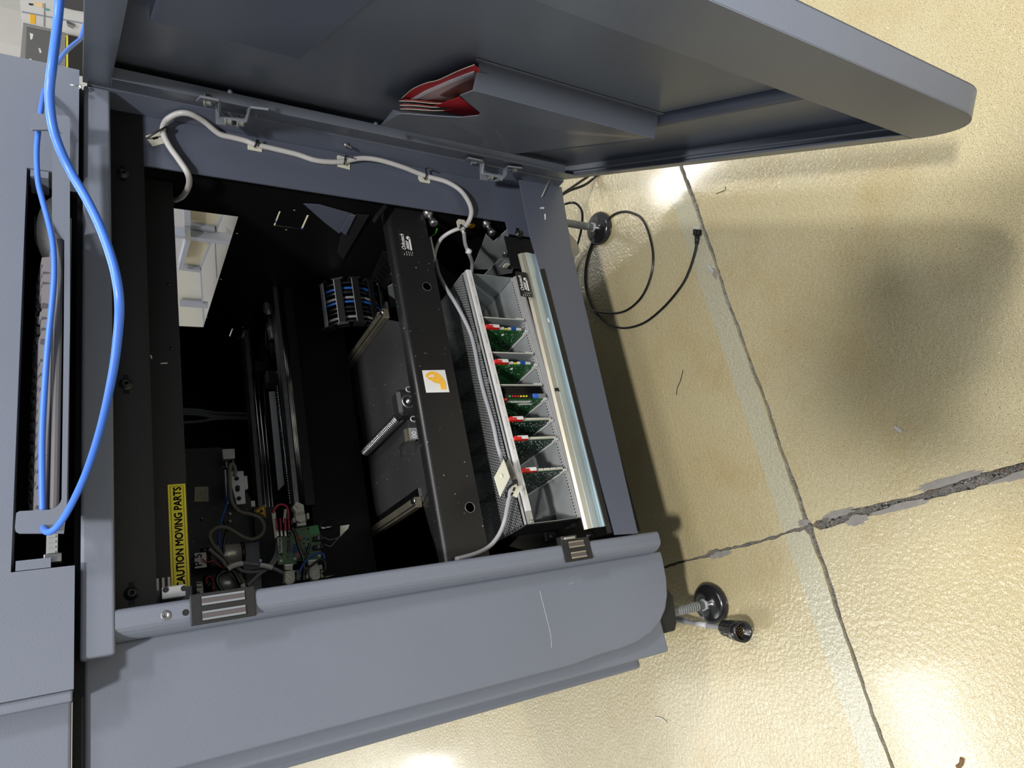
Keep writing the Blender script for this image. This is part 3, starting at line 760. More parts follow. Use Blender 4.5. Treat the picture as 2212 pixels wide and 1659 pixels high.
# ---------------------------------------------------------------- levelling feet
def foot(px, py, zt_, pad):
    q = P(px, py, 2, .018); r = .040
    mb = MB(); mb.cyl((q.x, q.y, .012), (q.x, q.y, zt_), .0085, n=20)
    for k in range(14):
        z = .045 + k * .006
        if z < zt_: mb.cyl((q.x, q.y, z), (q.x, q.y, z + .003), .0091, n=20)
    stem = mb.build('foot_stem', galv, mc)
    mb = MB().lathe((q.x, q.y, 0), (0, 0, 1), [(0, r * .98), (.004, r), (.011, r), (.0155, r * .93), (.018, r * .80), (.0185, r * .3), (.026, r * .28), (.026, 0)], n=48)
    mb.build('foot_pad', rubber, stem)
    mb = MB().lathe((q.x, q.y, .024), (0, 0, 1), [(0, .012), (.007, .012), (.007, .0085)], n=6); mb.build('foot_nut', galv, stem)
foot(1527, 1305, .24, 0); foot(1287, 492, .22, 1)
# underside so the machine casts its shadow
MB().box(-.066, .90, .06, 1.0, .196, .20).build('base_plate', black_wall, mc)
# ================================================================ card rack, pushed in slightly askew
RL = Vector((.169, .045, 0)); RRt = Vector((.687, .0752, 0)); RU = (RRt - RL).normalized(); RLEN = (RRt - RL).length
RV = Vector((-RU.y, RU.x, 0))
def RP(u, v, z): return RL + RU * u + RV * v + Vector((0, 0, z))
def RI(px, py, v=0.0):
    r = ray(px, py); t = (v - (CAM - RL).dot(RV)) / r.dot(RV); q = CAM + r * t
    return (q - RL).dot(RU), q.z
def rbox(mb, u0, u1, v0, v1, z0, z1):
    vs = [RP(u, v, z) for u in (u0, u1) for v in (v0, v1) for z in (z0, z1)]
    return mb._add(vs, [(0, 1, 3, 2), (4, 6, 7, 5), (0, 4, 5, 1), (2, 3, 7, 6), (0, 2, 6, 4), (1, 5, 7, 3)])
ZT = .43; ZB = .318; DEP = .235
rk = thing('card_rack', tuple(RP(RLEN / 2, DEP / 2, ZB - .004)), 'low aluminium card rack with perforated metal cover, standing in the lower opening', 'rack')
# top rail: extrusion with a white printed strip
mb = MB(); mb.m = 0
rbox(mb, 0, RLEN, .000, .011, ZT - .008, ZT); rbox(mb, 0, RLEN, .000, .004, ZT - .014, ZT); mb.build('top_rail', alu_w, rk, bevel=.0006)
mb = MB(); rbox(mb, .022, RLEN, -.0045, 0, ZT - .0115, ZT - .001); sr = mb.build('white_strip', white, rk, bevel=.0005)
for k in range(11):
    u = .05 + k * .043
    mb = MB(); rr = random.Random(k)
    uu = u
    while uu < u + .020:
        l = rr.uniform(.0008, .0022); mb_ = rbox(mb, uu, uu + l, -.0048, -.0045, ZT - .0068, ZT - .0057); uu += l + .0012
    mb.build('strip_marking', steel_d, sr)
# perforated cover: real holes, one mesh of struts
mb = MB(); cv0, cv1 = .0125, .215; nu, nv = 92, 40; su = (RLEN - .004) / nu; sv = (cv1 - cv0) / nv; zc = ZT + .002
V = []; F = []
def pv(u, v, z=zc): V.append(RP(u, v, z)); return len(V) - 1
for j in range(nv):
    v0 = cv0 + j * sv; off = (j % 2) * su * .5
    for i in range(nu):
        u0_ = .002 + i * su + off * .98
        if u0_ + su > RLEN: continue
        o4 = [pv(u0_, v0), pv(u0_ + su, v0), pv(u0_ + su, v0 + sv), pv(u0_, v0 + sv)]
        a, b_, c_, d_ = u0_ + su * .22, u0_ + su * .78, v0 + sv * .2, v0 + sv * .8
        i4 = [pv(a, c_), pv(b_, c_), pv(b_, d_), pv(a, d_)]
        for k in range(4): F.append((o4[k], o4[(k + 1) % 4], i4[(k + 1) % 4], i4[k]))
mb.v = V; mb.f = [list(f) for f in F]; mb.sm = [False] * len(F); mb.mi = [0] * len(F)
mb.build('perforated_cover', mesh_m, rk, fix=False)
mb = MB(); rbox(mb, 0, RLEN, cv1, cv1 + .01, ZT - .004, ZT + .003); mb.build('cover_rim', alu_w, rk)
# side plates, backplane, bottom sheet
mb = MB(); rbox(mb, -.0018, 0, 0, DEP, ZB - .006, ZT + .002); mb.build('side_plate', black_plate, rk)
mb = MB(); rbox(mb, .0001, .0012, 0.001, DEP, ZB - .004, ZT); mb.build('side_lining', galv, rk)
mb = MB(); rbox(mb, RLEN - .001, RLEN + .001, .008, DEP, ZB - .004, ZT + .001); mb.build('side_plate', zinc, rk)
mb = MB(); rbox(mb, .002, RLEN - .002, DEP - .004, DEP, ZB - .002, ZT - .002); mb.build('backplane', galv, rk)
mb = MB(); rbox(mb, .002, RLEN - .002, .012, DEP - .004, ZB - .004, ZB - .003); mb.build('bottom_sheet', galv, rk)
# rear guide bars with notches, seen through the empty bays
for z in (ZB + .001, ZT - .012):
    mb = MB(); rbox(mb, .002, RLEN - .002, .205, .215, z - .002, z + .003)
    for k in range(60): rbox(mb, .004 + k * .0084, .004 + k * .0084 + .0035, .2035, .205, z - .001, z + .002)
    mb.build('guide_bar', alu_w, rk)
# bottom rail: stepped extrusion
mb = MB(); mb.m = 0
for k, (v0, v1, z) in enumerate(((-.007, -.004, -.0085), (-.004, -.001, -.0075), (-.001, .002, -.006), (.002, .007, -.0035), (.007, .013, -.0015))):
    rbox(mb, 0, RLEN, v0, v1 - .0006, ZB - .014, ZB + z)
mb.build('bottom_rail', alu_w, rk, bevel=.0004)
mb = MB()
for k in range(84): 
    u = .006 + k * (RLEN - .012) / 84; rbox(mb, u, u + .0026, .0085, .0112, ZB - .0016, ZB - .0011)
mb.build('rail_perforation', blackp, rk)
for u, z in ((.003, ZT - .006), (.003, ZB - .008)):
    mb = MB(); mb.lathe(RP(u, -.0045 if z > .4 else -.013, z), -RV, [(0, .003), (.0015, .0028), (.0015, 0)], n=14); mb.build('rail_screw', steel, rk)
# cards: each slides into the rack and is a thing of its own
def card(px0, py0, kind, label, board=pcb, depth=.17, name='circuit_card'):
    u, z = RI(px0, py0, 0.002); z0 = ZB + .001; z1 = ZT - .014
    root = thing(name, tuple(RP(u, .002 + depth / 2, z0)), label, 'circuit board', None)
    def cb(mb, du0, du1, v0, v1, a, b_): return rbox(mb, u + du0, u + du1, v0, v1, a, b_)
    mb = MB(); cb(mb, -.0008, .0008, .002, depth, z0, z1); mb.build('board', board, root)
    mb = MB(); cb(mb, -.0022, .0022, .012, depth + .02, z0 - .0022, z0 + .0028); cb(mb, -.0022, .0022, .000, .012, z0 - .0022, z0 + .006)
    mb.build('card_guide', white, root)
    hh = z1 - z0
    rr = random.Random(int(px0))
    if kind in ('red', 'redblue', 'redsplit'):
        mb = MB(); cb(mb, -.0005, .0075, -.006, .006, z1 - .028, z1 - .001); cb(mb, -.0015, .0045, -.0085, -.002, z1 - .012, z1 + .003)
        ej = mb.build('ejector', red, root, bevel=.0007)
        mb = MB(); cb(mb, .0005, .0068, -.0068, -.0058, z1 - .028, z1 - .006); mb.build('ejector_label', white_p, ej)
        mb = MB()
        if kind == 'red': cb(mb, .0015, .0055, -.001, .005, z0 + .003, z1 - .029); mb.build('connector', cream, root)
        elif kind == 'redblue':
            cb(mb, .001, .0055, -.001, .004, z1 - .042, z1 - .032); cb(mb, .001, .0055, -.001, .004, z1 - .058, z1 - .052)
            cb(mb, .001, .0055, -.001, .004, z1 - .082, z1 - .071); mb.build('connector', white, root)
            mb = MB(); cb(mb, .001, .008, -.001, .005, z1 - .069, z1 - .061); cb(mb, .0065, .008, -.001, .004, z1 - .031, z1 - .029); mb.build('trimmer', blue_d, root)
            mb = MB(); cb(mb, .001, .0035, -.001, .003, z1 - .050, z1 - .044); mb.build('capacitor', yellow, root)
        else:
            for k in range(4): cb(mb, .0015, .0055, -.001, .005, z1 - .046 - k * .0145, z1 - .034 - k * .0145)
            mb.build('connector', cream, root)
    # solder points and parts on the face towards the viewer
    mb = MB()
    for k in range(110 if board is not pcb_d else 170):
        v = .004 + rr.random() ** 1.3 * .10; zz = z0 + .006 + rr.random() * (hh - .012); s = rr.uniform(.0003, .0007)
        cb(mb, -.0013, -.0008, v, v + s, zz, zz + s * rr.choice([1, 1, 2.5]))
    o = mb.build('solder_points', white_p, root); tag(o, None, kind='stuff')
    if kind in ('redblue',):
        mb = MB(); mb.lathe(RP(u - .0008, .018, z1 - .048), -RU, [(0, .0032), (.0012, .0030), (.0015, 0)], n=14); mb.build('board_screw', white, root)
        mb = MB(); cb(mb, -.0012, -.0008, .055, .10, z1 - .030, z1 - .015); mb.build('board_sticker', white_p, root)
    if kind == 'leds':
        for k in range(7):
            mb = MB(); c = (pcb2, red, red, red, yellow, yellow, yellow)[k]
            p = RP(u + .004, -.002, z1 - .014 - k * .0062); mb.ball(p, (.0016, .0028, .0022), n=10, k=6); mb.build('indicator_lamp', MATS['lamp_green'] if k == 0 and 'lamp_green' in MATS else c, root)
        mb = MB(); cb(mb, .0008, .0085, -.000, .006, z0 + .028, z1 - .006); mb.build('lamp_holder', blackp, root)
        mb = MB(); cb(mb, .001, .009, -.003, .005, z0 + .019, z0 + .030); mb.build('blue_switch', blue, root)
        mb = MB(); cb(mb, .001, .009, -.003, .005, z0 + .002, z0 + .0105); cb(mb, .001, .009, -.003, .005, z0 + .011, z0 + .0185); mb.build('grey_switch', alu, root)
        mb = MB(); cb(mb, -.004, -.0008, -.003, .004, z1 - .006, z1 - .001); mb.build('ejector', red, root)
        mb = MB()
        for k in range(16): cb(mb, -.0015, -.0008, .008, .016, z1 - .016 - k * .0034, z1 - .0145 - k * .0034)
        for k in range(12): cb(mb, -.0015, -.0008, .020, .026, z1 - .048 - k * .0026, z1 - .0468 - k * .0026)
        mb.build('solder_rows', white_p, root)
    return root
def blank(px0, py0, label, black=False):
    u, z = RI(px0, py0, 0.002); z0 = ZB + .001; z1 = ZT - .014
    root = thing('shield_plate', tuple(RP(u, .06, z0)), label, 'panel', None)
    mb = MB(); rbox(mb, u - .0012, u - .0002, .000, .060, z0, z1); mb.build('plate', zinc, root)
    mb = MB(); rbox(mb, u - .0002, u + .0012, -.001, .001, z0 + .002, z1); mb.build('plate_edge', cream, root)
    mb = MB(); rbox(mb, u - .001, u + .004, .006, .03, z0 - .002, z0 + .006); mb.prism([RP(u + .001, .001, z0), RP(u + .001, .02, z0), RP(u + .001, .001, z0 + .02)], RU * .004); mb.build('plate_clip', white, root)
    if black:
        mb = MB()
        for k in range(5): rbox(mb, u - .0195 + k * .0036, u - .0178 + k * .0036, -.002, .060, z0 + .006 + (k % 2) * .0, z1 - .008)
        rbox(mb, u - .0205, u - .002, .008, .062, z0 + .005, z1 - .005)
        mb.build('heat_sink', rubber, root, bevel=.0005)
    return root
mat('lamp_green', (.03, .5, .08), .4)
blank(1090, 690, 'grey shield plate nearest the hinge side of the card rack, above the first green card')
card(1098, 714, 'redblue', 'green circuit card with red ejector and one blue trimmer, nearest the hinge side')
blank(1105, 764, 'grey shield plate between the two green cards that carry blue trimmers')
card(1115, 788, 'redblue', 'green circuit card with red ejector, blue trimmer and silver sticker, middle of the rack')
blank(1122, 833, 'shield plate with ribbed black heat sink beside the row of coloured indicator lamps', True)
card(1130, 862, 'leds', 'green circuit card with a row of small green, red and yellow lamps')
card(1143, 910, 'red', 'dark green card with red ejector and cream edge, next after the lamp card', pcb_d)
card(1152, 951, 'red', 'dark green card with red ejector and cream edge, beside the empty bay', pcb_d)
card(1171, 1019, 'redsplit', 'dark green circuit card with red ejector and four separate white connectors', pcb_d)
# ---------------------------------------------------------------- zinc trough below the rack
TY = .02
def T(px, py, y): return P(px, py, 1, y)
t0 = T(1128, 596, TY); t1 = T(1262, 1145, TY); e0 = T(1165, 572, .012); e1 = T(1309, 1142, .012)
m0 = T(1140, 590, .008)
tr_ = thing('zinc_trough', (t1.x + .25, .03, e0.z), 'long zinc-plated angle strip with a rainbow tinge, running along the lower sill', 'strip')
xa, xb = t1.x, .700
zA = t0.z; zE = e0.z
mb = MB(); mb.prism([(xa, .016, zA), (xa, .012, zA - .004), (xa, .0085, zA - .012), (xa, .0085, zA - .0125), (xa, .0105, zA - .0125), (xa, .018, zA)], (xb - xa, 0, 0)); mb.build('yellowed_edge', zinc_y, tr_)
mb = MB(); mb.prism([(xa, .0085, zA - .0122), (xa, .0105, zE + .006), (xa, .006, zE), (xa, .0045, zE), (xa, .009, zE + .008), (xa, .0070, zA - .0122)], (xb - xa, 0, 0)); mb.build('blued_face', zinc_b, tr_)
mb = MB(); mb.box(xa, xb, .0045, .006, zE - .002, zE + .0075); mb.build('lower_lip', zinc_b, tr_)
q = T(1206, 842, .008); mb = MB(); mb.lathe((q.x, .0085, q.z), (0, -1, 0), [(0, .0055), (.0018, .0055), (.0018, .0045), (.0006, .0042), (.0006, 0)], n=24); mb.build('slot_rim', zinc_y, tr_)
mb = MB(); mb.box(q.x - .0032, q.x + .0032, .0062, .0084, q.z - .0002, q.z + .0075); mb.build('screw_slot', blackp, tr_)
for px, py in ((1187, 690), (1184, 722)):
    q = T(px, py, .006); MB().ball((q.x, .0085, q.z), (.006, .001, .003), n=10, k=5).build('stain_drop', white, tr_)
q = T(1126, 591, .006); logo(1125, 640, .0086, .0045, tr_, white_p)
# dark gap and black sheet behind the trough
MB().box(.13, .70, .03, .032, .20, ZB - .012).build('lower_black_sheet', black_wall, mc)
q0 = T(1111, 524, yr + .003); q1_ = T(1158, 575, yr + .003)
MB().box(.690, .765, yr + .0035, yr + .006, .22, .335).build('corner_black_sheet', black_plate, mc)
# black carrier seen at the low left end of the rack
mb = MB().poly([(1150, 1125), (1225, 1105), (1285, 1105), (1370, 1100), (1375, 1150), (1220, 1178), (1140, 1190), (1100, 1180)], .12, .004); mb.build('carrier_sheet', black_plate, mc)
for px, py in ((1186, 1160), (1231, 1133)):
    q = P(px, py, 1, .115); hk = MB().box(q.x - .009, q.x + .009, .108, .119, q.z - .012, q.z + .012).build('carrier_clip', black_pl, mc, bevel=.002)
    MB().cyl((q.x, .107, q.z), (q.x, .109, q.z), .003, n=12).build('clip_screw', steel_d, hk)
q = P(1286, 1153, 1, .03); MB().lathe((q.x, .05, q.z), (0, -1, 0), [(0, .0065), (.004, .0065), (.004, .0035), (.008, .003), (.008, 0)], n=16).build('sill_screw', black_pl, mc)
# galvanised bracket, hex bolts and latch at the hinge-side lower corner
yg = .12
mb = MB().poly([(1046, 500), (1092, 497), (1097, 520), (1113, 575), (1105, 600), (1040, 600), (1030, 560), (1048, 520)], yg, .002)
mb = MB()
for pts in ([(1096, 496), (1112, 566), (1107, 582), (1020, 582), (1042, 528), (1050, 505), (1067, 522)],):
    mb.prism([P(a, b_, 0, .795) for a, b_ in pts], (.002, 0, 0))
gb = mb.build('galvanised_bracket', galv, mc)
MB().prism([P(a, b_, 0, .785) for a, b_ in [(1080, 560), (1113, 566), (1106, 590), (1040, 600)]], (.002, 0, 0)).build('bracket_step', zinc, gb)
q = P(1092, 550, 0, .794); mb = MB(); mb.lathe(q, (-1, -.2, 0), [(0, .0075), (.001, .0075), (.0015, .005), (.004, .004), (.0045, 0)], n=20); mb.build('bracket_rivet', steel, gb)
q = P(1091, 571, 0, .78); mb = MB(); mb.m = 0; mb.box(q.x - .003, q.x, q.y - .016, q.y + .012, q.z - .011, q.z + .011); lt = mb.build('latch', galv, gb, bevel=.001)
mb = MB(); mb.box(q.x - .006, q.x - .003, q.y - .009, q.y + .006, q.z - .0065, q.z + .004); mb.build('latch_tongue', cream, lt)
def hexbolt(px, py, x=.80):
    q = P(px, py, 0, x); a = Vector((-1, -.22, -.22)).normalized()
    mb = MB(); mb.lathe(q + a * -.018, a, [(0, .0095), (.012, .0095), (.012, .0055), (.026, .0052), (.026, .0085), (.036, .0085), (.0365, .004), (.0365, 0)], n=6); mb.build('hex_bolt', steel_d, mc)
hexbolt(930, 470); hexbolt(1056, 492)
q = P(1018, 488, 0, .80); mb = MB()
bl_ = MB().cyl(q, q + Vector((-.0006, 0, 0)), .0078, n=24).build('warning_dot', orange, mc)
mb = MB()
for k in range(-3, 4): mb.box(q.x - .0010, q.x - .0006, q.y + k * .0023 - .0005, q.y + k * .0023 + .0005, q.z - .0065 + abs(k) * .001, q.z + .0065 - abs(k) * .001)
mb.build('dot_grid', blackp, bl_)
# inner post between the ring and the side wall, diagonal braces, lit wall put in as a paler panel
MB().prism([P(a, b_, 0, .812) for a, b_ in [(754, 466), (768, 466), (747, 508), (735, 500)]], (.002, 0, 0)).build('brace_edge', paint_ring, mc)
MB().prism([P(a, b_, 0, .815) for a, b_ in [(768, 464), (797, 466), (741, 560), (728, 545), (735, 512)]], (.002, 0, 0)).build('diagonal_brace', black_tex, mc)
MB().prism([P(a, b_, 0, .817) for a, b_ in [(690, 442), (764, 463), (733, 505), (700, 480), (655, 440)]], (.001, 0, 0)).build('lit_wall_panel', paint_ring, mc)  # light on the side wall, painted as a paler panel
# welded gusset of the lower cross beam at the hinge side
mb = MB().poly([(832, 438), (836, 446), (816, 470), (812, 462)], .06, .02); mb.build('beam_gusset', black_plate, mc)
# vented sheet behind
q0 = P(800, 640, 0, .81)
mb = MB().prism([P(a, b_, 0, .808) for a, b_ in [(826, 545), (845, 545), (870, 640), (840, 680), (785, 640)]], (.002, 0, 0)); vs_ = mb.build('vented_sheet', black_plate, mc)
for r in range(2):
    for k in range(9):
        t = k / 8; cx = 838 - t * 48 + r * 22 - (0 if r == 0 else 0); cy = 578 + t * 62 + r * 26
        if cx > 852: continue
        MB().prism([P(a, b_, 0, .8075) for a, b_ in [(cx - 7, cy - 7), (cx - 4, cy - 9), (cx + 7, cy + 3), (cx + 4, cy + 6)]], (.001, 0, 0)).build('vent_slot', black_wall, vs_)
MB().prism([P(a, b_, 0, .80) for a, b_ in [(838, 620), (848, 614), (856, 664), (842, 664)]], (.002, 0, 0)).build('pale_flange', zinc, mc)
# ================================================================ moving stage inside
st1 = thing('linear_stage', (.4, .55, .64), 'dark linear stage crossing the black interior, with polished guide rails', 'machine stage')
xe0, xe1 = .02, .806
# far rail A
zA0 = P(541, 740, 1, .60).z; zA1 = P(562, 740, 1, .60).z
mb = MB(); mb.prism([(xe0, .598, zA0 + .004), (xe0, .598, zA0 - .003), (xe0, .603, zA0 - .006), (xe0, .600, zA0 - .012), (xe0, .604, zA0 - .016), (xe0, .600, zA1), (xe0, .64, zA1), (xe0, .64, zA0 + .004)], (xe1 - xe0, 0, 0))
mb.build('guide_rail', rail_m, st1)
for zz_, r_ in ((zA0 - .003, .0035), ((zA0 + zA1) / 2, .005), (zA1 + .004, .003)): MB().cyl((xe0, .600, zz_), (xe1, .600, zz_), r_, n=20).build('rail_bead', rail_m, st1)
MB().box(xe0, xe1 - .002, .600, .64, zA0 + .004, zA0 + .012).build('rail_cap', steel_d, st1)
MB().box(xe0, xe1 - .03, .60, .66, zA1 - .024, zA1 - .001).build('stage_beam', black_pl, st1)
mb = MB().pb(553, 780, 578, 800, .56, .01); mb.pb(572, 725, 580, 790, .58, .01); mb.pb(585, 770, 600, 778, .58, .01); mb.build('stage_bracket', black_tex, st1)
# near rail B
zB0 = P(600, 640, 1, .42).z; zB1 = P(612, 640, 1, .42).z
xb1 = P(600, 597, 1, .42).x; xb0 = P(655, 1092, 1, .42).x
mb = MB(); mb.prism([(xb0, .418, zB0), (xb0, .422, zB0 - .004), (xb0, .418, zB0 - .008), (xb0, .421, zB1 + .002), (xb0, .418, zB1), (xb0, .44, zB1), (xb0, .44, zB0)], (xb1 - xb0 - .02, 0, 0)); mb.build('guide_rail', rail_m, st1)
for zz_, r_ in ((zB0 - .003, .003), ((zB0 + zB1) / 2, .0035), (zB1 + .003, .0025)): MB().cyl((xb0, .4185, zz_), (xb1 - .02, .4185, zz_), r_, n=20).build('rail_bead', rail_m, st1)
MB().box(xb0, xb1 - .022, .42, .45, zB0, zB0 + .0085).build('rail_cap', steel_d, st1)
MB().box(xb0, xb1 - .02, .42, .50, zB1 - .020, zB1 - .001).build('stage_beam', black_pl, st1)
MB().box(xb0 - .2, xb1 - .02, .45, .46, zB1 - .14, zB1 - .021).build('stage_apron', black_wall, st1)
# motor in foil with ties
mb = MB()
def xl_(px0, py0, px1, py1, y, r0, r1=None, n=20, m=None):
    a = P(px0, py0, 1, y); b_ = P(px1, py1, 1, y); return MB().cyl(a, b_, r0, r1, n=n)
mo = thing('stage_motor', tuple(P(583, 700, 1, .5)), 'silver cylindrical motor with black ties, fixed along the dark linear stage', 'motor')
xl_(579, 657, 582, 683, .50, .0078).build('motor_body', alu, mo)
xl_(583, 692, 589, 735, .50, .0088).build('motor_body', alu, mo)
xl_(581, 683, 583, 690, .50, .0092).build('motor_tie', black_pl, mo)
xl_(590, 735, 590.5, 738, .50, .0095).build('motor_tie', black_pl, mo)
MB().pb(571, 629, 580, 668, .49, .02).build('motor_plate', alu, mo, bevel=.001)
xl_(590, 738, 597, 765, .50, .012, .013, n=4).build('motor_mount', black_tex, mo)
mb = MB(); mb.tube([P(a, b_, 1, .488) for a, b_ in [(577, 690), (575, 715), (576, 740), (580, 755)]], .002, n=8); mb.build('motor_lead', black_pl, mo)
# ball screw with threads
def screw(p0, p1, r, turns, name, label, m_=steel, thread=True):
    p0 = Vector(p0); p1 = Vector(p1); a = (p1 - p0); L_ = a.length; a.normalize(); t = a.orthogonal().normalized(); u = a.cross(t)
    root = thing(name, tuple(p0), label, 'screw')
    MB().cyl(p0, p1, r * .8, n=16).build('core', m_, root)
    pts = [p0 + a * (L_ * k / (turns * 10)) + (t * math.cos(2 * math.pi * k / 10) + u * math.sin(2 * math.pi * k / 10)) * r * .82 for k in range(turns * 10 + 1)]
    mb = MB(); mb.tube(pts, r * .28, n=5, smooth_path=False); mb.build('thread', m_, root)
    return root
screw(P(599, 830, 1, .50), P(628, 1092, 1, .50), .0050, 52, 'ball_screw', 'thin long ball screw running beside the white strip in the stage', steel)
MB().pb(578, 800, 601, 828, .49, .03).build('screw_bearing', black_tex, st1, bevel=.002)
MB().pb(598, 800, 604, 806, .48, .01).build('bearing_screw', steel_d, st1)
a_, b_, c_, d_ = (581, 846), (594, 845), (614, 1046), (601, 1060)
MB().prism([P(x, y, 1, .53) for x, y in (a_, b_, c_, d_)], (0, .003, 0)).build('white_strip', white, st1)
MB().prism([P(x, y, 1, .52) for x, y in ((605, 850), (608, 850), (629, 1040), (625, 1040))], (0, .003, 0)).build('toothed_strip', alu, st1)
# dark back plate with the wiring, low left of the opening
bp_ = MB().poly([(395, 970), (478, 966), (560, 1110), (575, 1300), (400, 1300)], .46, .004).build('wiring_plate', black_plate, st1)
MB().poly([(548, 1095), (596, 1095), (612, 1300), (560, 1300)], .44, .01).build('wiring_rail', black_tex, st1)
nt = MB().poly([(421, 1052), (450, 1051), (451, 1083), (420, 1084)], .458, .001).build('paper_note', mat('old_paper', (.36, .36, .26), .7), st1)
mb = MB()
rr = random.Random(9)
for r in range(4):
    y = 1080
    while y > 1056:
        l = rr.uniform(1.5, 4); mb.prism([P(a, b_, 1, .4575) for a, b_ in [(425 + r * 6.5, y), (425 + r * 6.5 + rr.uniform(1, 4), y - l), (426.5 + r * 6.5, y - l)]], (0, .0002, 0)); y -= l + 1.5
mb.build('pencil_marks', blackp, nt)
for px, py in ((497, 1110), (497, 1126), (436, 1121)):
    q = P(px, py, 1, .455); MB().ball(q, .0028, n=8, k=6).build('plate_screw', white if px > 490 else steel_d, st1)
# small pneumatic blocks
vb = thing('valve_block', tuple(P(515, 1050, 1, .42)), 'white metal valve block with round screws on the dark wiring plate', 'valve')
MB().poly([(498, 1018), (526, 1017), (531, 1088), (511, 1090), (498, 1040)], .42, .012).build('block', alu, vb, bevel=.001)
MB().poly([(526, 1028), (534, 1028), (536, 1055), (529, 1058)], .425, .008).build('block_tooth', alu, vb)
MB().poly([(485, 1015), (488, 1015), (494, 1088), (490, 1088)], .41, .012).build('side_rail', alu, vb)
MB().poly([(490, 1041), (498, 1041), (499, 1068), (492, 1068)], .415, .012).build('side_block', alu, vb)
for px, py in ((511, 1034), (513, 1053), (513, 1058), (516, 1077)):
    q = P(px, py, 1, .42); MB().lathe((q.x, .42, q.z), (0, -1, 0), [(0, .0042), (.0015, .0042), (.0015, .0022), (.0003, .002), (.0003, 0)], n=16).build('block_screw', black_pl, vb)
cn_ = thing('small_connector', tuple(P(494, 981, 1, .42)), 'small square white connector block with two pins above the valve block', 'connector')
MB().poly([(480, 970), (507, 969), (508, 990), (482, 992)], .42, .010).build('block', alu_w, cn_, bevel=.0008)
for px in (486, 502):
    a = P(px + 1, 992, 1, .425); b2 = P(px + 3, 1008, 1, .425)
    mb = MB().cyl(a, b2, .0022, n=10); mb.cyl(b2, b2 + (b2 - a) * .15, .0038, n=10); mb.build('pin', steel_d, cn_)
# hand-trap warning triangle
tq = [(550, 1104), (572, 1091), (574, 1117)]
wt = MB().poly(tq, .41, .001).build('warning_triangle', blackp, st1)
def shr(pts, k): 
    cx = sum(p[0] for p in pts) / len(pts); cy = sum(p[1] for p in pts) / len(pts)
    return [(cx + (a - cx) * k, cy + (b_ - cy) * k) for a, b_ in pts]
MB().poly(shr(tq, 1.12), .4105, .001).build('triangle_rim', orange, wt)
MB().poly(shr(tq, .82), .4095, .0004).build('triangle_face', orange, wt)
mb = MB().poly([(562, 1101), (567, 1100), (569, 1106), (565, 1108), (561, 1105)], .409, .0003); mb.poly([(559, 1108), (571, 1112), (570, 1113.5), (558, 1110)], .409, .0003); mb.poly([(562, 1103), (559, 1107), (561, 1108), (564, 1106)], .409, .0003); mb.build('hand_symbol', blackp, wt)
MB().pb(543, 1082, 551, 1094, .41, .004).build('white_tab', white, st1)
# two motors with numbered tags
def motor(pts, tagpts, txt, label, tp, ts):
    (x0, y0, x1, y1, rpx) = pts; y = .40
    a = P(x0, y0, 1, y); b2 = P(x1, y1, 1, y); r = rpx
    root = thing('pump_motor', tuple(a), label, 'motor')
    MB().cyl(a, b2, r, n=32).build('body', motor_m, root)
    ax = (b2 - a).normalized()
    MB().cyl(a - ax * .014, a, r * .92, n=24).build('end_cap', black_pl, root)
    MB().cyl(b2, b2 + ax * .006, r * 1.05, n=24).build('front_flange', black_pl, root)
    tg = MB().poly(tagpts, y - r - .006, .002).build('number_tag', alu_w, root)
    o = P(*tp, 1, y - r - .007)
    text_mb(txt, ts, o, (1, 0, 0), (0, 0, 1), blackp, 'lettering', tg, squash=.95, bold=.00012)
    return root
motor((452, 1203, 519, 1195, .0185), [(420, 1195), (445, 1193), (447, 1225), (421, 1228)], 'P 5', 'chrome cylinder motor with the number tag P 5, below the caution label', (437, 1223), .0185)
motor((458, 1264, 521, 1258, .0175), [(424, 1257), (437, 1256), (440, 1284), (426, 1288)], 'P 11', 'chrome cylinder motor with the number tag P 11, just above the frame lip', (437, 1285), .0140)
mb = MB().poly([(521, 1174), (560, 1169), (567, 1278), (530, 1283)], .405, .05); mb.build('gearbox_housing', paint_ring, st1, bevel=.001)
MB().poly([(524, 1233), (566, 1228), (567, 1230), (524, 1235)], .404, .002).build('housing_seam', black_wall, st1)
MB().pb(560, 1208, 566, 1214, .403, .004).build('housing_screw', steel_d, st1)
# ---------------------------------------------------------------- driver board
pb_ = thing('driver_board', tuple(P(650, 1190, 1, .36)), 'pale green driver board crowded with plugs and wires, low left in the opening', 'circuit board')
yp = .36
bd = MB().poly([(602, 1160), (628, 1157), (628, 1143), (668, 1137), (670, 1137), (687, 1134), (692, 1155), (694, 1195), (694, 1210), (641, 1212), (641, 1219), (601, 1220), (598, 1190), (598, 1170)], yp, .0016).build('board', pcb2, pb_)
MB().poly([(668, 1137), (685, 1134), (688, 1137), (690, 1152), (670, 1156)], yp - .0006, .0006).build('board_corner', mat('bright_board_green', (.07, .30, .11), .45), pb_)
def bp2(x0, y0, x1, y1, t=.006, m_=black_pl, nm='chip', par=None, bev=0): return MB().pb(x0, y0, x1, y1, yp - t, t).build(nm, m_, par or pb_, bevel=bev)
bp2(619.5, 1166, 627, 1189, .004)
mb = MB()
for k in range(8):
    for x in (617.5, 628): mb.pb(x, 1167 + k * 2.75, x + 1.3, 1168 + k * 2.75, yp - .003, .003)
mb.build('chip_pins', alu, pb_)
bp2(600, 1161, 610, 1195, .007, alu_w, 'relay', bev=.001)
mb = MB(); rr = random.Random(2)
for k in range(9): mb.pb(602.5, 1163 + k * 3.4, 606.5, 1164.6 + k * 3.4 + rr.random(), yp - .0075, .0004)
mb.build('relay_print', blackp, pb_)
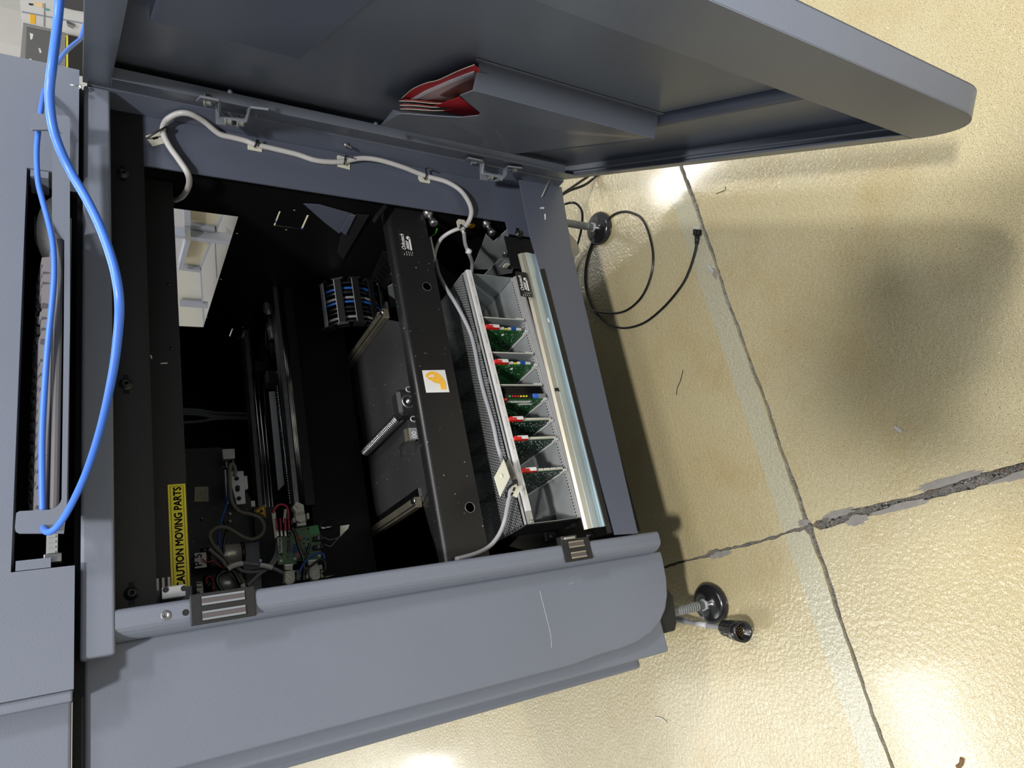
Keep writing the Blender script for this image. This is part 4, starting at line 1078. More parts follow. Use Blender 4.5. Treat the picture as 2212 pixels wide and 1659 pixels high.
for k in range(7): bp2(634, 1174 + k * 3, 643, 1175.8 + k * 3, .003, blue_d, 'resistor')
for k in range(5): bp2(645, 1170 + k * 4, 648.5, 1173 + k * 4, .003, red_w, 'diode')
for x, y in ((659, 1162), (642, 1156), (669, 1194), (624, 1192), (623, 1202), (663, 1182)): bp2(x - 2.4, y - 1.8, x + 2.4, y + 1.8, .003, blue_d, 'capacitor')
for x, y in ((645, 1160), (650, 1165)): 
    q = P(x, y, 1, yp); MB().cyl((q.x, yp - .004, q.z), (q.x, yp, q.z), .0022, n=12).build('led', red, pb_)
for x, y in ((623, 1160), (608, 1199), (665, 1165), (656, 1174), (648, 1208), (665, 1142)):
    q = P(x, y, 1, yp); MB().cyl((q.x, yp - .0008, q.z), (q.x, yp, q.z), .0019, n=12).build('board_hole', blackp, pb_)
q = P(643.5, 1197, 1, yp); MB().cyl((q.x, yp - .001, q.z), (q.x, yp, q.z), .0058, n=24).build('round_sticker', mat('pink_sticker', (.42, .16, .18), .6), pb_)
mb = MB(); rr = random.Random(12)
for k in range(130):
    x = rr.uniform(602, 690); y = rr.uniform(1158, 1208); mb.pb(x, y, x + .7, y + .7, yp - .0006, .0006)
tag(mb.build('solder_points', alu, pb_), None, kind='stuff')
for k in range(2):
    y0 = 1157 + k * 19
    bp2(678, y0, 700, y0 + 10, .010, black_tex, 'wire_plug', bev=.0008)
    for j in range(3): bp2(687.5, y0 + 1.5 + j * 2.6, 690, y0 + 3 + j * 2.6, .0104, white, 'plug_window')
for k in range(4):
    x = 598 + k * 8.3; mb = MB().pb(x, 1145, x + 4, 1158, yp - .006, .006); mb.build('blade_terminal', steel, pb_)
# D-sub plugs
def dsub(pts, par=pb_, y=yp - .022, hood=None, slots=()):
    (cx, cy, w_, up_) = pts
    s = -1 if up_ else 1
    sh = MB().poly([(cx - w_ / 2, cy), (cx + w_ / 2, cy - 1.5), (cx + w_ / 2, cy - 1.5 + s * 5), (cx - w_ / 2, cy + s * 5)], yp - .014, .012).build('plug_shell', alu, par, bevel=.0008)
    MB().poly([(cx - w_ / 2 + 1, cy + s * 5), (cx + w_ / 2 - 1, cy + s * 5 - 1), (cx + w_ / 2 - 1.5, cy + s * 12), (cx - w_ / 2 + 1.5, cy + s * 12)], yp - .013, .010).build('plug_body', cream, sh)
    hd = MB().poly(hood, y, .016).build('plug_hood', cream if slots is not None else cable_g, sh, bevel=.001)
    if slots:
        mb = MB()
        for sp_ in slots: mb.poly(sp_, y - .0004, .0008)
        mb.build('hood_groove', steel_d, hd)
    return sh
dsub((652, 1136, 20, True), hood=[(632, 1096), (641, 1083), (656, 1090), (660, 1118), (660, 1124), (650, 1129), (640, 1124), (638, 1104)], slots=([(640, 1107), (657, 1104), (658, 1111), (640.5, 1114)], [(637, 1090), (645, 1098), (644, 1099.5), (636, 1092)]))
dsub((624, 1219, 19, False), hood=[(616, 1234), (636, 1231), (638, 1248), (636, 1258), (622, 1264), (615, 1258)], slots=([(619, 1240), (634, 1250), (632, 1253), (618, 1243)], [(617, 1248), (628, 1256), (626, 1259), (617, 1251)]))
dsub((676, 1209, 22, False), hood=[(668, 1223), (689, 1220), (693, 1246), (688, 1252), (676, 1253), (669, 1244)], slots=([(674, 1235), (685, 1233), (685, 1235), (674, 1237)], [(674, 1241), (685, 1239), (685, 1241), (674, 1243)], [(680, 1248), (686, 1247), (686, 1249), (680, 1250)]))
for x0, y0, x1, y1 in ((633, 1118, 638, 1128), (664, 1108, 668, 1121), (636, 1232, 642, 1236), (660, 1225, 667, 1232), (690, 1220, 696, 1230), (661, 1235, 666, 1250), (694, 1232, 698, 1248)):
    bp2(x0, y0, x1, y1, .016, cream if x0 > 655 else alu_w, 'jack_screw', bev=.0006)
for x, y in ((607, 1212), (637, 1207), (689, 1200)):
    q = P(x, y, 1, yp); MB().lathe((q.x, yp, q.z), (0, -1, 0), [(0, .003), (.002, .003), (.002, .0016), (.0005, .0014), (.0005, 0)], n=14).build('board_screw', white, pb_)
a = P(690, 1143, 1, .38); b2 = P(716, 1138, 1, .38); MB().cyl(a, b2, .0035, n=14).build('standoff', steel, pb_)
a = P(698, 1248, 1, .36); b2 = P(722, 1243, 1, .36); MB().cyl(a, b2, .002, n=12).build('standoff', steel_d, pb_)
MB().poly([(587, 1107), (595, 1106), (599, 1160), (594, 1163)], yp - .01, .001).build('wire_tag', cream, pb_)
MB().poly([(614, 1100), (620, 1099), (617, 1129), (611, 1129)], yp - .012, .001).build('wire_tag', cream, pb_)
# ---------------------------------------------------------------- cables inside
def cable(name, pts, r, m_, label, cat='cable', y=None, grp=None, **k):
    P3 = [P(p[0], p[1], 1, p[2] if len(p) > 2 else y) for p in pts]
    mb = MB(); mb.tube(P3, r, **k); return solo(name, mb, m_, label, cat, grp, fix=False)
yq = .345
cable('red_wire', [(590, 1108), (594, 1098), (602, 1091), (612, 1090), (620, 1096), (623, 1110), (622, 1122)], .0021, red_w, 'red wire arching over the top of the driver board', 'wire', y=.335)
cable('red_wire', [(596, 1120), (598, 1132), (599, 1146)], .0016, red_w, 'short red lead into the first blade terminal of the driver board', 'wire', y=.345)
cable('red_wire', [(605, 1120), (606, 1132), (607, 1146)], .0016, red_w, 'short red lead into the second blade terminal of the driver board', 'wire', y=.345)
cable('red_wire', [(616, 1120), (616, 1132), (617, 1146)], .0024, red_w, 'thick short red lead into the third blade terminal of the driver board', 'wire', y=.345)
cable('red_wire', [(623, 1118), (624, 1132), (625, 1146)], .0018, red_w, 'red lead into the last blade terminal, beside the angled plug', 'wire', y=.345)
cable('black_strap', [(630, 1140), (637, 1150), (642, 1168), (648, 1188), (655, 1205), (657, 1225), (656, 1256)], .0034, blk_cable, 'black strap running down across the driver board', 'strap', y=.338)
cable('black_strap', [(669, 1174), (666, 1186), (660, 1200), (656, 1210)], .0030, blk_cable, 'short black strap joining the long one in a Y', 'strap', y=.338)
cable('blue_wire', [(647, 1240), (651, 1227), (660, 1213), (673, 1202), (688, 1195), (698, 1197), (701, 1208)], .0022, blue_d, 'blue wire curving over the lower right plug of the driver board', 'wire', y=.328)
cable('black_wire', [(660, 1240), (668, 1226), (680, 1216), (693, 1209), (702, 1215), (703, 1228), (696, 1240)], .0023, blk_cable, 'black wire looping round the lower right plug', 'wire', y=.325)
cable('thin_wire', [(700, 1161), (712, 1166), (722, 1164), (733, 1160), (744, 1150), (752, 1137)], .0009, cable_g, 'thin grey wire from the upper plug to the paper flag', 'wire', y=.35)
cable('thin_wire', [(701, 1176), (714, 1180), (722, 1172), (733, 1160), (747, 1145)], .0009, cable_g, 'thin grey wire from the lower plug to the paper flag', 'wire', y=.348)
cable('thin_wire', [(689, 1138), (698, 1126), (712, 1121), (724, 1123), (735, 1133)], .0008, blk_cable, 'thin black wire arching from the green board corner', 'wire', y=.352)
solo('paper_flag', MB().poly([(735, 1136), (755, 1133), (752, 1142), (740, 1153), (735, 1160)], .345, .0006), cream, 'folded cream paper flag hanging on thin wires', 'tag')
cable('beige_cable', [(506, 1028), (508, 1014), (503, 1003), (497, 1010), (496, 1040), (499, 1075), (505, 1092), (520, 1106), (545, 1112), (562, 1120), (571, 1138), (565, 1156), (545, 1165), (525, 1160), (502, 1146), (485, 1139), (465, 1142), (453, 1155), (459, 1175), (475, 1193), (492, 1212), (510, 1238), (528, 1262), (535, 1285)], .0036, cable_b, 'beige grey cable looping twice in front of the wiring plate', y=.375)
cable('blue_hose', [(493, 1010), (492, 1050), (492, 1075), (486, 1100), (479, 1120), (474, 1145), (474, 1170), (482, 1195), (495, 1222)], .0022, blue_d, 'thin dark blue hose falling past the valve block', 'hose', y=.385)
cable('black_hose', [(484, 1125), (490, 1140), (485, 1165), (483, 1190), (490, 1215)], .0026, blk_cable, 'black hose behind the beige cable loop', 'hose', y=.38)
cable('grey_lead', [(451, 1186), (470, 1202), (482, 1213), (495, 1236), (515, 1255), (530, 1275)], .0034, cable_g, 'dark grey lead crossing the P 5 motor', 'lead', y=.372)
cable('grey_lead', [(488, 1228), (500, 1220), (525, 1217), (560, 1221), (590, 1228), (615, 1240), (640, 1256)], .0036, cable_g, 'grey lead with white sleeves running to the lower left plug', 'lead', y=.362)
cable('grey_lead', [(510, 1224), (525, 1234), (550, 1236), (572, 1230), (585, 1218), (597, 1195), (600, 1170)], .0034, cable_g, 'grey lead rising beside the driver board', 'lead', y=.368)
cable('grey_lead', [(535, 1265), (550, 1250), (566, 1236), (585, 1224), (600, 1205)], .0034, cable_g, 'grey lead climbing from the frame lip to the board', 'lead', y=.365)
cable('black_lead', [(520, 1262), (508, 1240), (497, 1232), (475, 1240), (468, 1252), (475, 1270), (490, 1285)], .0036, blk_cable, 'black lead coiled round the P 11 motor', 'lead', y=.366)
cable('dark_red_wire', [(436, 1207), (447, 1214), (462, 1212), (470, 1220), (492, 1232)], .0012, red_w, 'thin dark red wire leaving the P 5 tag', 'wire', y=.37)
cable('dark_red_wire', [(447, 1262), (446, 1250), (454, 1245), (460, 1256), (460, 1275)], .0012, red_w, 'thin dark red wire curled beside the P 11 tag', 'wire', y=.37)
solo('cable_sleeve', MB().tube([P(a, b_, 1, .358) for a, b_ in [(492, 1230), (504, 1222), (524, 1217)]], .0046), white_p, 'white printed sleeve on the grey lead, nearer the motors', 'sleeve')
solo('cable_sleeve', MB().tube([P(a, b_, 1, .358) for a, b_ in [(561, 1221), (575, 1223), (588, 1227)]], .0046), white_p, 'white printed sleeve on the grey lead, nearer the driver board', 'sleeve')
solo('cable_sleeve', MB().tube([P(a, b_, 1, .368) for a, b_ in [(484, 1197), (489, 1200)]], .0048), white_p, 'small white ring sleeve on the beige cable', 'sleeve')
solo('cable_sleeve', MB().tube([P(a, b_, 1, .365) for a, b_ in [(523, 1262), (534, 1290)]], .0044), white_p, 'white sleeve on the beige cable where it meets the frame lip', 'sleeve')
solo('cable_clamp', MB().cyl(P(640, 1243, 1, .35), P(650, 1240, 1, .35), .0055).cyl(P(646, 1232, 1, .34), P(644, 1254, 1, .34), .0042), cable_g, 'grey cross-shaped cable clamp at the foot of the driver board', 'clamp')
# grey bundles far back
for k, (y0, dy) in enumerate(((884, 8), (889, 10), (894, 9), (913, -8))):
    cable('cable_bundle', [(395, y0, .85), (430, y0 + (2 if k < 3 else -2), .85), (470, y0 + dy, .85), (520, y0 + dy * 1.2, .85), (570, y0 + dy * 1.3, .85)], .004, cable_g, ['grey cable far back in the dark, topmost of the bundle', 'grey cable far back in the dark, second in the bundle', 'grey cable far back in the dark, third in the bundle', 'lone pale cable far back in the dark below the bundle'][k])
# ---------------------------------------------------------------- lower platform with slides and the big screw
zp = .548
def Z(px, py, z=zp): return P(px, py, 2, z)
pf = thing('lower_platform', (.46, .3, zp - .03), 'dark dusty platform plate behind the lower cross beam, carrying two slide rails', 'platform')
x0_, x1_ = .262, .655
mb = MB(); outl = [Z(830, 690), Z(726, 830), Z(733, 868), Z(758, 880), Z(772, 905), Z(776, 945), Z(786, 985), Z(790, 1010), Z(800, 1090), Z(812, 1140), Z(905, 1085), Z(940, 1000), Z(930, 800), Z(880, 700)]
outl = [Vector((p.x, max(p.y, .112), p.z)) for p in outl]; mb.prism([p + Vector((0, 0, -.012)) for p in outl], (0, 0, .004)); mb.build('platform_plate', plat_m, pf)
MB().prism([p + Vector((0, 0, -.012)) for p in [Z(905, 1090), Z(945, 1000), Z(960, 1215), Z(940, 1215)]], (0, 0, .004)).build('side_plate', black_plate, pf)
def slide(pa, pb2, w_, lab):
    a = Z(*pa); b2 = Z(*pb2); d = (b2 - a)
    sl = MB().box(a.x - w_ / 2, a.x + w_ / 2, a.y, b2.y, zp - .008, zp + .006).build('slide_rail', steel_d if 0 else MATS['steel_d_gold'], pf, bevel=.0015)
    MB().box(a.x + w_ / 2, a.x + w_ / 2 + .016, a.y + .0, b2.y, zp - .008, zp - .004).build('rail_side', chrome, sl)
    MB().box(a.x - w_ / 2 + .004, a.x - w_ / 2 + .006, a.y, b2.y, zp + .0055, zp + .0075).build('rail_groove', black_pl, sl)
    MB().lathe((a.x + .003, a.y + .004, zp + .006), (0, -.3, 1), [(0, .006), (.003, .006), (.0035, .003), (.002, 0)], n=18).build('rail_screw', steel, sl)
mat('steel_d_gold', (.36, .33, .25), .22, metal=.75, var=.35, vscale=40)
slide((833, 676), (722, 832), .022, '')
slide((903, 1084), (765, 1168), .020, '')
bs = screw(Z(862, 902, zp + .012), Z(789, 976, zp + .012), .0095, 30, 'large_ball_screw', 'thick shiny ball screw pointing into the dark behind the cross beam', steel)
q = Z(879, 868, zp + .012)
mb = MB(); mb.box(q.x - .030, q.x + .022, q.y - .012, q.y + .022, zp - .010, zp + .034)
bk = mb.build('screw_block', black_tex, pf, bevel=.006, seg=1)
MB().lathe((q.x - .004, q.y - .012, zp + .014), (0, -1, 0), [(0, .014), (.002, .014), (.002, .010), (-.004, .009), (-.004, .005), (.006, .005), (.007, 0)], n=24).build('block_bearing', steel_d, bk)
for px, py in ((883, 842), (893, 906)):
    q = Z(px, py, zp + .02); mb = MB(); ring_ = [q + Vector((.005 * math.cos(t), -.002, .006 * math.sin(t))) for t in [i * math.pi / 6 for i in range(13)]]; mb.tube(ring_, .0013, n=6); mb.build('lifting_eye', alu, pf)
q = Z(884, 940, zp + .01)
MB().box(q.x - .012, q.x + .012, q.y - .004, q.y + .006, zp, zp + .018).build('sensor_block', MATS['steel_d_gold'], pf, bevel=.001)
q = Z(892, 938, zp + .016); sn = MB().box(q.x - .011, q.x + .011, q.y - .004, q.y - .002, q.z - .008, q.z + .008).build('sensor_tag', cable_g, pf)
text_mb('00', .013, (q.x - .009, q.y - .0045, q.z - .0045), (1, 0, 0), (0, 0, 1), white_p, 'lettering', sn)
mb = MB(); mb.tube([Z(864, 988, zp - .003), Z(863, 968, zp - .003), Z(872, 956, zp - .003), Z(893, 950, zp - .003)], .0009, n=6); mb.build('wire_clip', blackp, pf)
# ---------------------------------------------------------------- cable chain
ch = thing('cable_chain', tuple(P(740, 660, 1, .40)), 'black cable chain with pale cross bars, curling down by the side wall', 'cable chain')
ca = P(705, 655, 1, .36); xw = (P(705, 612, 1, .36).x, P(715, 705, 1, .36).x)
rad = .085; cy_, cz_ = .36 + rad * .62, ca.z - rad * .78
for k in range(6):
    a = math.radians(56 - k * 26)      # from upper front round to the lower front
    n_ = Vector((0, -math.cos(a), math.sin(a))); tg_ = Vector((0, math.sin(a), math.cos(a)))
    c = Vector((0, cy_, cz_)) + n_ * rad
    X0, X1 = xw[1], xw[0]
    def bb(mb, xa_, xb_, t0, t1, n0, n1):
        vs = [Vector((x, 0, 0)) + c + tg_ * t + n_ * n2 for x in (xa_, xb_) for t in (t0, t1) for n2 in (n0, n1)]
        return mb._add(vs, [(0, 1, 3, 2), (4, 6, 7, 5), (0, 4, 5, 1), (2, 3, 7, 6), (0, 2, 6, 4), (1, 5, 7, 3)])
    lk = bb(MB(), X0, X1, -.0045 if k == 0 else -.0075, .0045 if k == 0 else .0075, -.002, .001).build('chain_link', alu if k in (0,) else black_pl, ch, bevel=.0006)
    for xs_ in (X0 - .004, X1): bb(MB(), xs_, xs_ + .004, -.013, .013, -.018, .002).build('link_side', black_pl, lk, bevel=.0006)
    if k in (1, 2): bb(MB(), X0, X1, .0072, .0086, 0, .0014).build('link_edge', alu, lk)
for j in range(9):
    x = X0 + (X1 - X0) * (j + .5) / 9; pts = []
    for k in range(12):
        a = math.radians(66 - k * 13); pts.append(Vector((x, cy_, cz_)) + Vector((0, -math.cos(a), math.sin(a))) * (rad - .009 - .003 * (j % 2)))
    MB().tube(pts, .0032 if j % 3 else .0045, n=6).build('chain_wire', [blk_cable, cable_g, blk_cable, blk_cable, blue_d, cable_g, blk_cable, blue_d, blk_cable][j], ch)
# ================================================================ cable along the frame with its stick-on mounts
cp = [(378, 432, .15), (394, 424, .12), (405, 408, .085), (409, 390, .055), (403, 370, .036), (385, 343, .036), (365, 315, .036), (352, 286, .036), (357, 263, .034), (375, 249, .03), (395, 244, .03), (415, 248, .03), (440, 262, .032), (465, 283, .036), (480, 292, .040), (502, 297, .041), (530, 304, .041), (552, 312, .040), (590, 321, .041), (640, 333, .041), (680, 346, .041), (715, 350, .041), (742, 349, .040), (780, 342, .036), (820, 346, .034), (870, 361, .036), (903, 374, .040), (930, 383, .040), (965, 393, .036), (993, 410, .032), (1010, 432, .030), (1018, 455, .034), (1014, 475, .045), (1001, 494, .07)]
fc = thing('frame_cable', tuple(P(742, 349, 1, .03)), 'pale grey cable strapped along the side frame with cream square mounts', 'cable')
def jam(a, b_, y):
    q = P(a, b_, 1, y)
    return q if q.x < .892 else P(a, b_, 0, .892)
mb = MB().tube([jam(a, b_, y) for a, b_, y in cp], .0048, n=12, sub=5); mb.build('cable_sheath', cable_w, fc, fix=False)
mb = MB().tube([P(a, b_, 1, y) for a, b_, y in [(1000, 493, .07), (985, 496, .075), (965, 506, .09), (950, 520, .11), (940, 545, .13), (938, 575, .14)]], .0040, n=10); mb.build('cable_branch', cable_w, fc, fix=False)
mb = MB().tube([P(a, b_, 1, y) for a, b_, y in [(1002, 494, .072), (1003, 512, .08), (1006, 530, .09), (1014, 550, .10), (1020, 568, .12), (1018, 590, .14), (1010, 610, .16)]], .0042, n=10); mb.build('cable_branch', cable_g, fc, fix=False)
MB().cyl(P(1008, 541, 1, .088), P(1017, 545, 1, .088), .0058, n=16).build('white_tie', white, fc)
def mount(pts, hole, y=.0445, tie=None):
    m_ = MB().prism([P(a, b_, 1, y) for a, b_ in pts], (0, .0012, 0)).build('cable_mount', cream, fc, bevel=.0003)
    MB().prism([P(a, b_, 1, y - .0006) for a, b_ in hole], (0, .0005, 0)).build('mount_slot', blackp, m_)
    if tie:
        mb = MB(); mb.tube([P(a, b_, 1, y2_) for a, b_, y2_ in tie], .0016, n=6, sub=3); mb.build('cable_tie', black_pl, m_)
mount([(314, 293), (345, 284), (356, 309), (330, 316)], [(329, 298), (340, 294), (342, 299), (331, 302)], tie=[(318, 299, .042), (332, 289, .034), (350, 279, .028), (360, 274, .032), (361, 286, .040)])
mount([(535, 306), (566, 311), (566, 328), (535, 322)], [(548, 313), (556, 314), (556, 317), (549, 317)], tie=[(550, 318, .042), (553, 310, .034), (556, 302, .034), (559, 309, .034), (556, 316, .038)])
mount([(728, 336), (731, 335), (756, 342), (756, 366), (729, 359)], [(739, 351), (745, 350), (744, 355), (740, 354)], tie=[(744, 356, .04), (745, 346, .033), (747, 337, .034), (750, 337, .03), (762, 341, .026)])
mount([(903, 372), (925, 376), (930, 394), (928, 396), (908, 392), (904, 386)], [(914, 378), (919, 379), (918, 386), (914, 385)], tie=[(918, 388, .042), (921, 378, .033), (920, 365, .033), (924, 364, .03), (935, 368, .026)])
mount([(986, 478), (990, 473), (1004, 475), (1008, 490), (1001, 502), (992, 496), (988, 488)], [(993, 485), (998, 484), (999, 488), (994, 489)], y=.075, tie=[(992, 494, .07), (1000, 488, .062), (1006, 494, .062), (1004, 500, .062)])
MB().cyl(P(1000, 497, 1, .06), P(1001, 504, 1, .06), .0030, n=8).build('tie_head', cream, fc)
# grey lead lying over the rack cover
zr = ZT + .0075
ld = [P(a, b_, 1, y) for a, b_, y in [(941, 560, .14), (947, 590, .12), (962, 620, .105), (982, 652, .098), (1003, 690, .092)]]
ld += [P(a, b_, 2, zr) for a, b_ in [(1018, 725), (1027, 762), (1034, 800), (1043, 840), (1056, 885), (1066, 920), (1074, 960), (1083, 990)]]
ld2 = [P(a, b_, 1, y) for a, b_, y in [(1090, 1010, .02), (1106, 1040, .02), (1103, 1060, .03), (1097, 1090, .05), (1090, 1125, .07), (1078, 1155, .075), (1058, 1180, .075), (1028, 1196, .072), (985, 1208, .07)]]
rl = thing('rack_lead', tuple(ld[8]), 'grey lead lying across the perforated rack cover and dropping to the post', 'cable')
MB().tube(ld + ld2, .0039, n=10, sub=5).build('lead_sheath', cable_w if 0 else mat('lilac_grey_cable', (.36, .36, .39), .45), rl, fix=False)
pd = MB().prism([P(1088.6, 991.5, 1, -.004), P(1102, 1030, 1, -.008), P(1080.7, 1073.6, 1, -.008), P(1068, 1031, 1, -.004)], (.0, .0016, 0)).build('adhesive_pad', cream, rl, bevel=.0003)
MB().ball(P(1084, 1028, 1, -.006), (.004, .001, .003), n=10, k=6).build('pad_dimple', cream, pd)
MB().prism([P(a, b_, 1, .006) for a, b_ in [(1094, 999), (1099, 989), (1109, 1008), (1117, 1031), (1107, 1040)]], (0, .0012, 0)).build('pad_backing', mat('grey_foam', (.16, .155, .14), .8), pd)
p2 = MB().prism([P(a, b_, 1, -.006) for a, b_ in [(1106, 1044), (1114, 1040), (1118, 1050), (1129, 1048), (1117, 1075), (1107, 1070), (1104, 1055)]], (0, .0014, 0)).build('cable_mount', cream, rl, bevel=.0003)
MB().prism([P(a, b_, 1, -.0068) for a, b_ in [(1110, 1052), (1114, 1053), (1111, 1061), (1107, 1060)]], (0, .0006, 0)).build('mount_slot', blackp, p2)
MB().prism([P(a, b_, 1, -.0068) for a, b_ in [(1106, 1063), (1110, 1064), (1106, 1071), (1103, 1069)]], (0, .0006, 0)).build('mount_slot', blackp, p2)
MB().tube([P(a, b_, 1, y) for a, b_, y in [(1094, 1073, -.002), (1094, 1062, -.010), (1100, 1052, -.012), (1109, 1045, -.012), (1115, 1042, -.010), (1113, 1036, -.008)]], .0022, n=6).build('cable_tie', black_pl, rl)
MB().box(*(lambda q: (q.x - .0035, q.x + .0035, q.y - .003, q.y + .003, q.z - .0035, q.z + .0035))(P(1113, 1041, 1, -.011))).build('tie_head', black_pl, rl, bevel=.0006)
# green and white lead end behind the cross beam
solo('earth_wire', MB().tube([P(a, b_, 0, .79) for a, b_ in [(944, 494), (941, 503), (934, 509), (927, 512)]], .0016, n=6), mat('green_wire', (.06, .28, .03), .4), 'short green wire end behind the lower cross beam', 'wire')
MB().prism([P(a, b_, 1, .10) for a, b_ in [(929, 512), (932, 512), (941, 554), (938, 558)]], (0, .01, 0)).build('white_edge_strip', white, mc)

# ================================================================ keyboard and mouse on the sloping tray
A0 = P(131, 1104, 1, -.047); A1 = P(137, 515, 1, -.047)       # front edge, left and right
ang = math.radians(7.0)
KX = Vector((1, 0, 0)); KY = Vector((0, math.cos(ang), math.sin(ang))); KZ = Vector((0, -math.sin(ang), math.cos(ang)))
KO = Vector((A0.x, A0.y, A0.z + .001)); KL = A1.x - A0.x; KD = .145
def KM(o=KO): 
    M_ = Matrix.Identity(4)
    for r in range(3): M_[r][0] = KX[r]; M_[r][1] = KY[r]; M_[r][2] = KZ[r]; M_[r][3] = o[r]
    return M_
kb = thing('keyboard', tuple(KO + KX * (KL / 2) + KY * (KD / 2)), 'dusty grey keyboard tucked on the tray inside the console slot', 'keyboard')
mb = MB(); mb.box(0, KL, 0, KD, 0, .009, KM()); mb.build('case', kbd, kb, bevel=.003)
mb = MB(); mb.box(.004, KL - .004, .008, KD - .004, .009, .0125, KM()); mb.build('case_deck', kbd, kb, bevel=.002)
kproto = {}
def keycap(w_, d_, h_):
    k = (round(w_, 4), round(d_, 4))
    if k not in kproto:
        mb = MB(); i = .0016
        b = [(0, 0, 0), (w_, 0, 0), (w_, d_, 0), (0, d_, 0)]; t = [(i, i, h_), (w_ - i, i, h_), (w_ - i, d_ - i, h_), (i, d_ - i, h_)]
        mb._add(b + t, [(3, 2, 1, 0), (4, 5, 6, 7), (0, 1, 5, 4), (1, 2, 6, 5), (2, 3, 7, 6), (3, 0, 4, 7)])
        me = bpy.data.meshes.new('key'); me.from_pydata([tuple(v) for v in mb.v], [], mb.f); me.materials.append(key_m); kproto[k] = me
    return kproto[k]
pit = (KL - .020) / 22.5
rows = [[1.5, 1.25, 1.25, 5.5, 1.25, 1.25, 1.5, .3, 1, 1, 1, .3, 2, 1, 1], [2.25] + [1] * 10 + [2.75, .3, -1, 1, -1, .3, 1, 1, 1, 1], [1.75] + [1] * 11 + [2.25, .3, -3, .3, 1, 1, 1, 1], [1.5] + [1] * 12 + [1.5, .3, 1, 1, 1, .3, 1, 1, 1, 1], [1] * 13 + [2, .3, 1, 1, 1, .3, 1, 1, 1, 1], [1, -1] + [1] * 4 + [-.5] + [1] * 4 + [-.5] + [1] * 3 + [.3, 1, 1, 1, .3]]
for r, row in enumerate(rows):
    u = .010; v = .012 + r * .0215
    for kx in row:
        wk = abs(kx) * pit
        if kx >= 1:
            o = bpy.data.objects.new('key', keycap(wk - .0014, .0185, .008)); C.objects.link(o); o.parent = kb
            tp = KO + KX * u + KY * v + KZ * .0125 - Vector(kb['_org'])
            M_ = KM(tp); o.matrix_local = M_
        u += wk
# mouse hanging over the end of the keyboard
ms = thing('computer_mouse', tuple(P(118, 560, 1, -.02)), 'dark grey computer mouse with a paler rim, lying at the hinge-side end of the keyboard', 'mouse')
mcn = P(116, 500, 1, .005)
Mm = KM(Vector((0, 0, 0))).to_3x3()
mb = MB(); mb.ball(mcn, (.052, .030, .020), Mm, n=28, k=16); mb.build('shell', black_tex, ms)
mb = MB(); mb.lathe(mcn + KZ * .001, KZ, [(-.010, .028), (-.004, .0315), (.004, .0305)], n=36)
for i, v in enumerate(mb.v):
    d = v - (mcn); mb.v[i] = mcn + Vector((d.x * 1.68, d.y, d.z))
mb.build('pale_rim', kbd, ms)
mb = MB(); mb.tube([mcn + Vector((-.05, -.002, .004)), mcn + Vector((-.02, -.0, .019)), mcn + Vector((.02, 0, .021))], .0012, n=6); mb.build('button_seam', blackp, ms)

# ================================================================ blue network cable hung over the tray ears
bp_pts = [(131, -30, -.45), (124, 50, -.45), (113, 140, -.45), (107, 200, -.44), (112, 262, -.43), (127, 315, -.42), (155, 375, -.41), (188, 432, -.41), (216, 490, -.41), (240, 556, -.41), (253, 610, -.41), (258, 665, -.40), (254, 730, -.37), (242, 815, -.32), (217, 925, -.22), (186, 1020, -.15), (155, 1088, -.11), (131, 1128, -.09), (112, 1147, -.08), (99, 1148, -.072), (94, 1136, -.05), (92, 1100, -.046), (91, 1040, -.046), (91, 950, -.048), (95, 860, -.05), (103, 750, -.052), (113, 650, -.056), (117, 585, -.058), (114, 525, -.056), (104, 478, -.05), (91, 430, -.046), (82, 390, -.044), (79, 330, -.044), (83, 280, -.044), (88, 242, -.044), (94, 205, -.02), (104, 172, .03), (118, 148, .08), (142, 112, .12), (172, 86, .16), (200, 66, .22)]
mb = MB().tube([Vector((1.10, .35, 1.0)), P(220, -620, 1, -.05), P(170, -420, 1, -.25), P(145, -200, 1, -.40)] + [P(a, b_, 1, y) for a, b_, y in bp_pts] + [Vector((1.10, .45, 1.0)), Vector((1.12, .60, .6)), Vector((1.10, .70, .10)), Vector((1.2, .9, .004))], .0035, n=14, sub=6)
solo('blue_network_cable', mb, blue, 'bright blue network cable looped over the keyboard tray ears', 'cable', fix=False)

# ================================================================ cables and plugs on the floor
fp = [(1210, 446, .10), (1223, 440, .10), (1240, 438, .09), (1252, 447, .075), (1258, 463, .06), (1256, 494, .045), (1249, 523, .03), (1240, 552, .016), (1237, 581, .008), (1238, 612, .0035), (1247, 639, .003), (1264, 658, .0034), (1288, 673, .008), (1325, 677, .003), (1354, 670, .003), (1380, 649, .003), (1397, 622, .003), (1408, 588, .003), (1411, 557, .003), (1408, 528, .003), (1398, 494, .003), (1385, 471, .003), (1368, 461, .003), (1349, 457, .003), (1327, 463, .003), (1308, 480, .003), (1288, 506, .003), (1274, 540, .003), (1266, 571, .003), (1264, 605, .003), (1269, 637, .003), (1284, 670, .003), (1303, 692, .003), (1329, 706, .003), (1358, 708, .003), (1392, 697, .003), (1424, 673, .003), (1452, 644, .003), (1477, 610, .003), (1491, 579, .003), (1501, 547, .004), (1505, 526, .006)]
nc = thing('black_network_cable', tuple(P(1330, 600, 2, 0)), 'black network cable lying in a loop on the floor, plug end loose', 'cable')
MB().tube([P(a, b_, 2, z) for a, b_, z in fp], .0028, n=10, sub=5).build('cable_sheath', blk_cable, nc, fix=False)
a = P(1505, 527, 2, .006); b2 = P(1506, 509, 2, .007); c2 = P(1506, 496, 2, .007); d2 = P(1506, 488, 2, .006)
ax = (b2 - a).normalized(); sd = Vector((-ax.y, ax.x, 0)).normalized(); upv = Vector((0, 0, 1))
mb = MB()
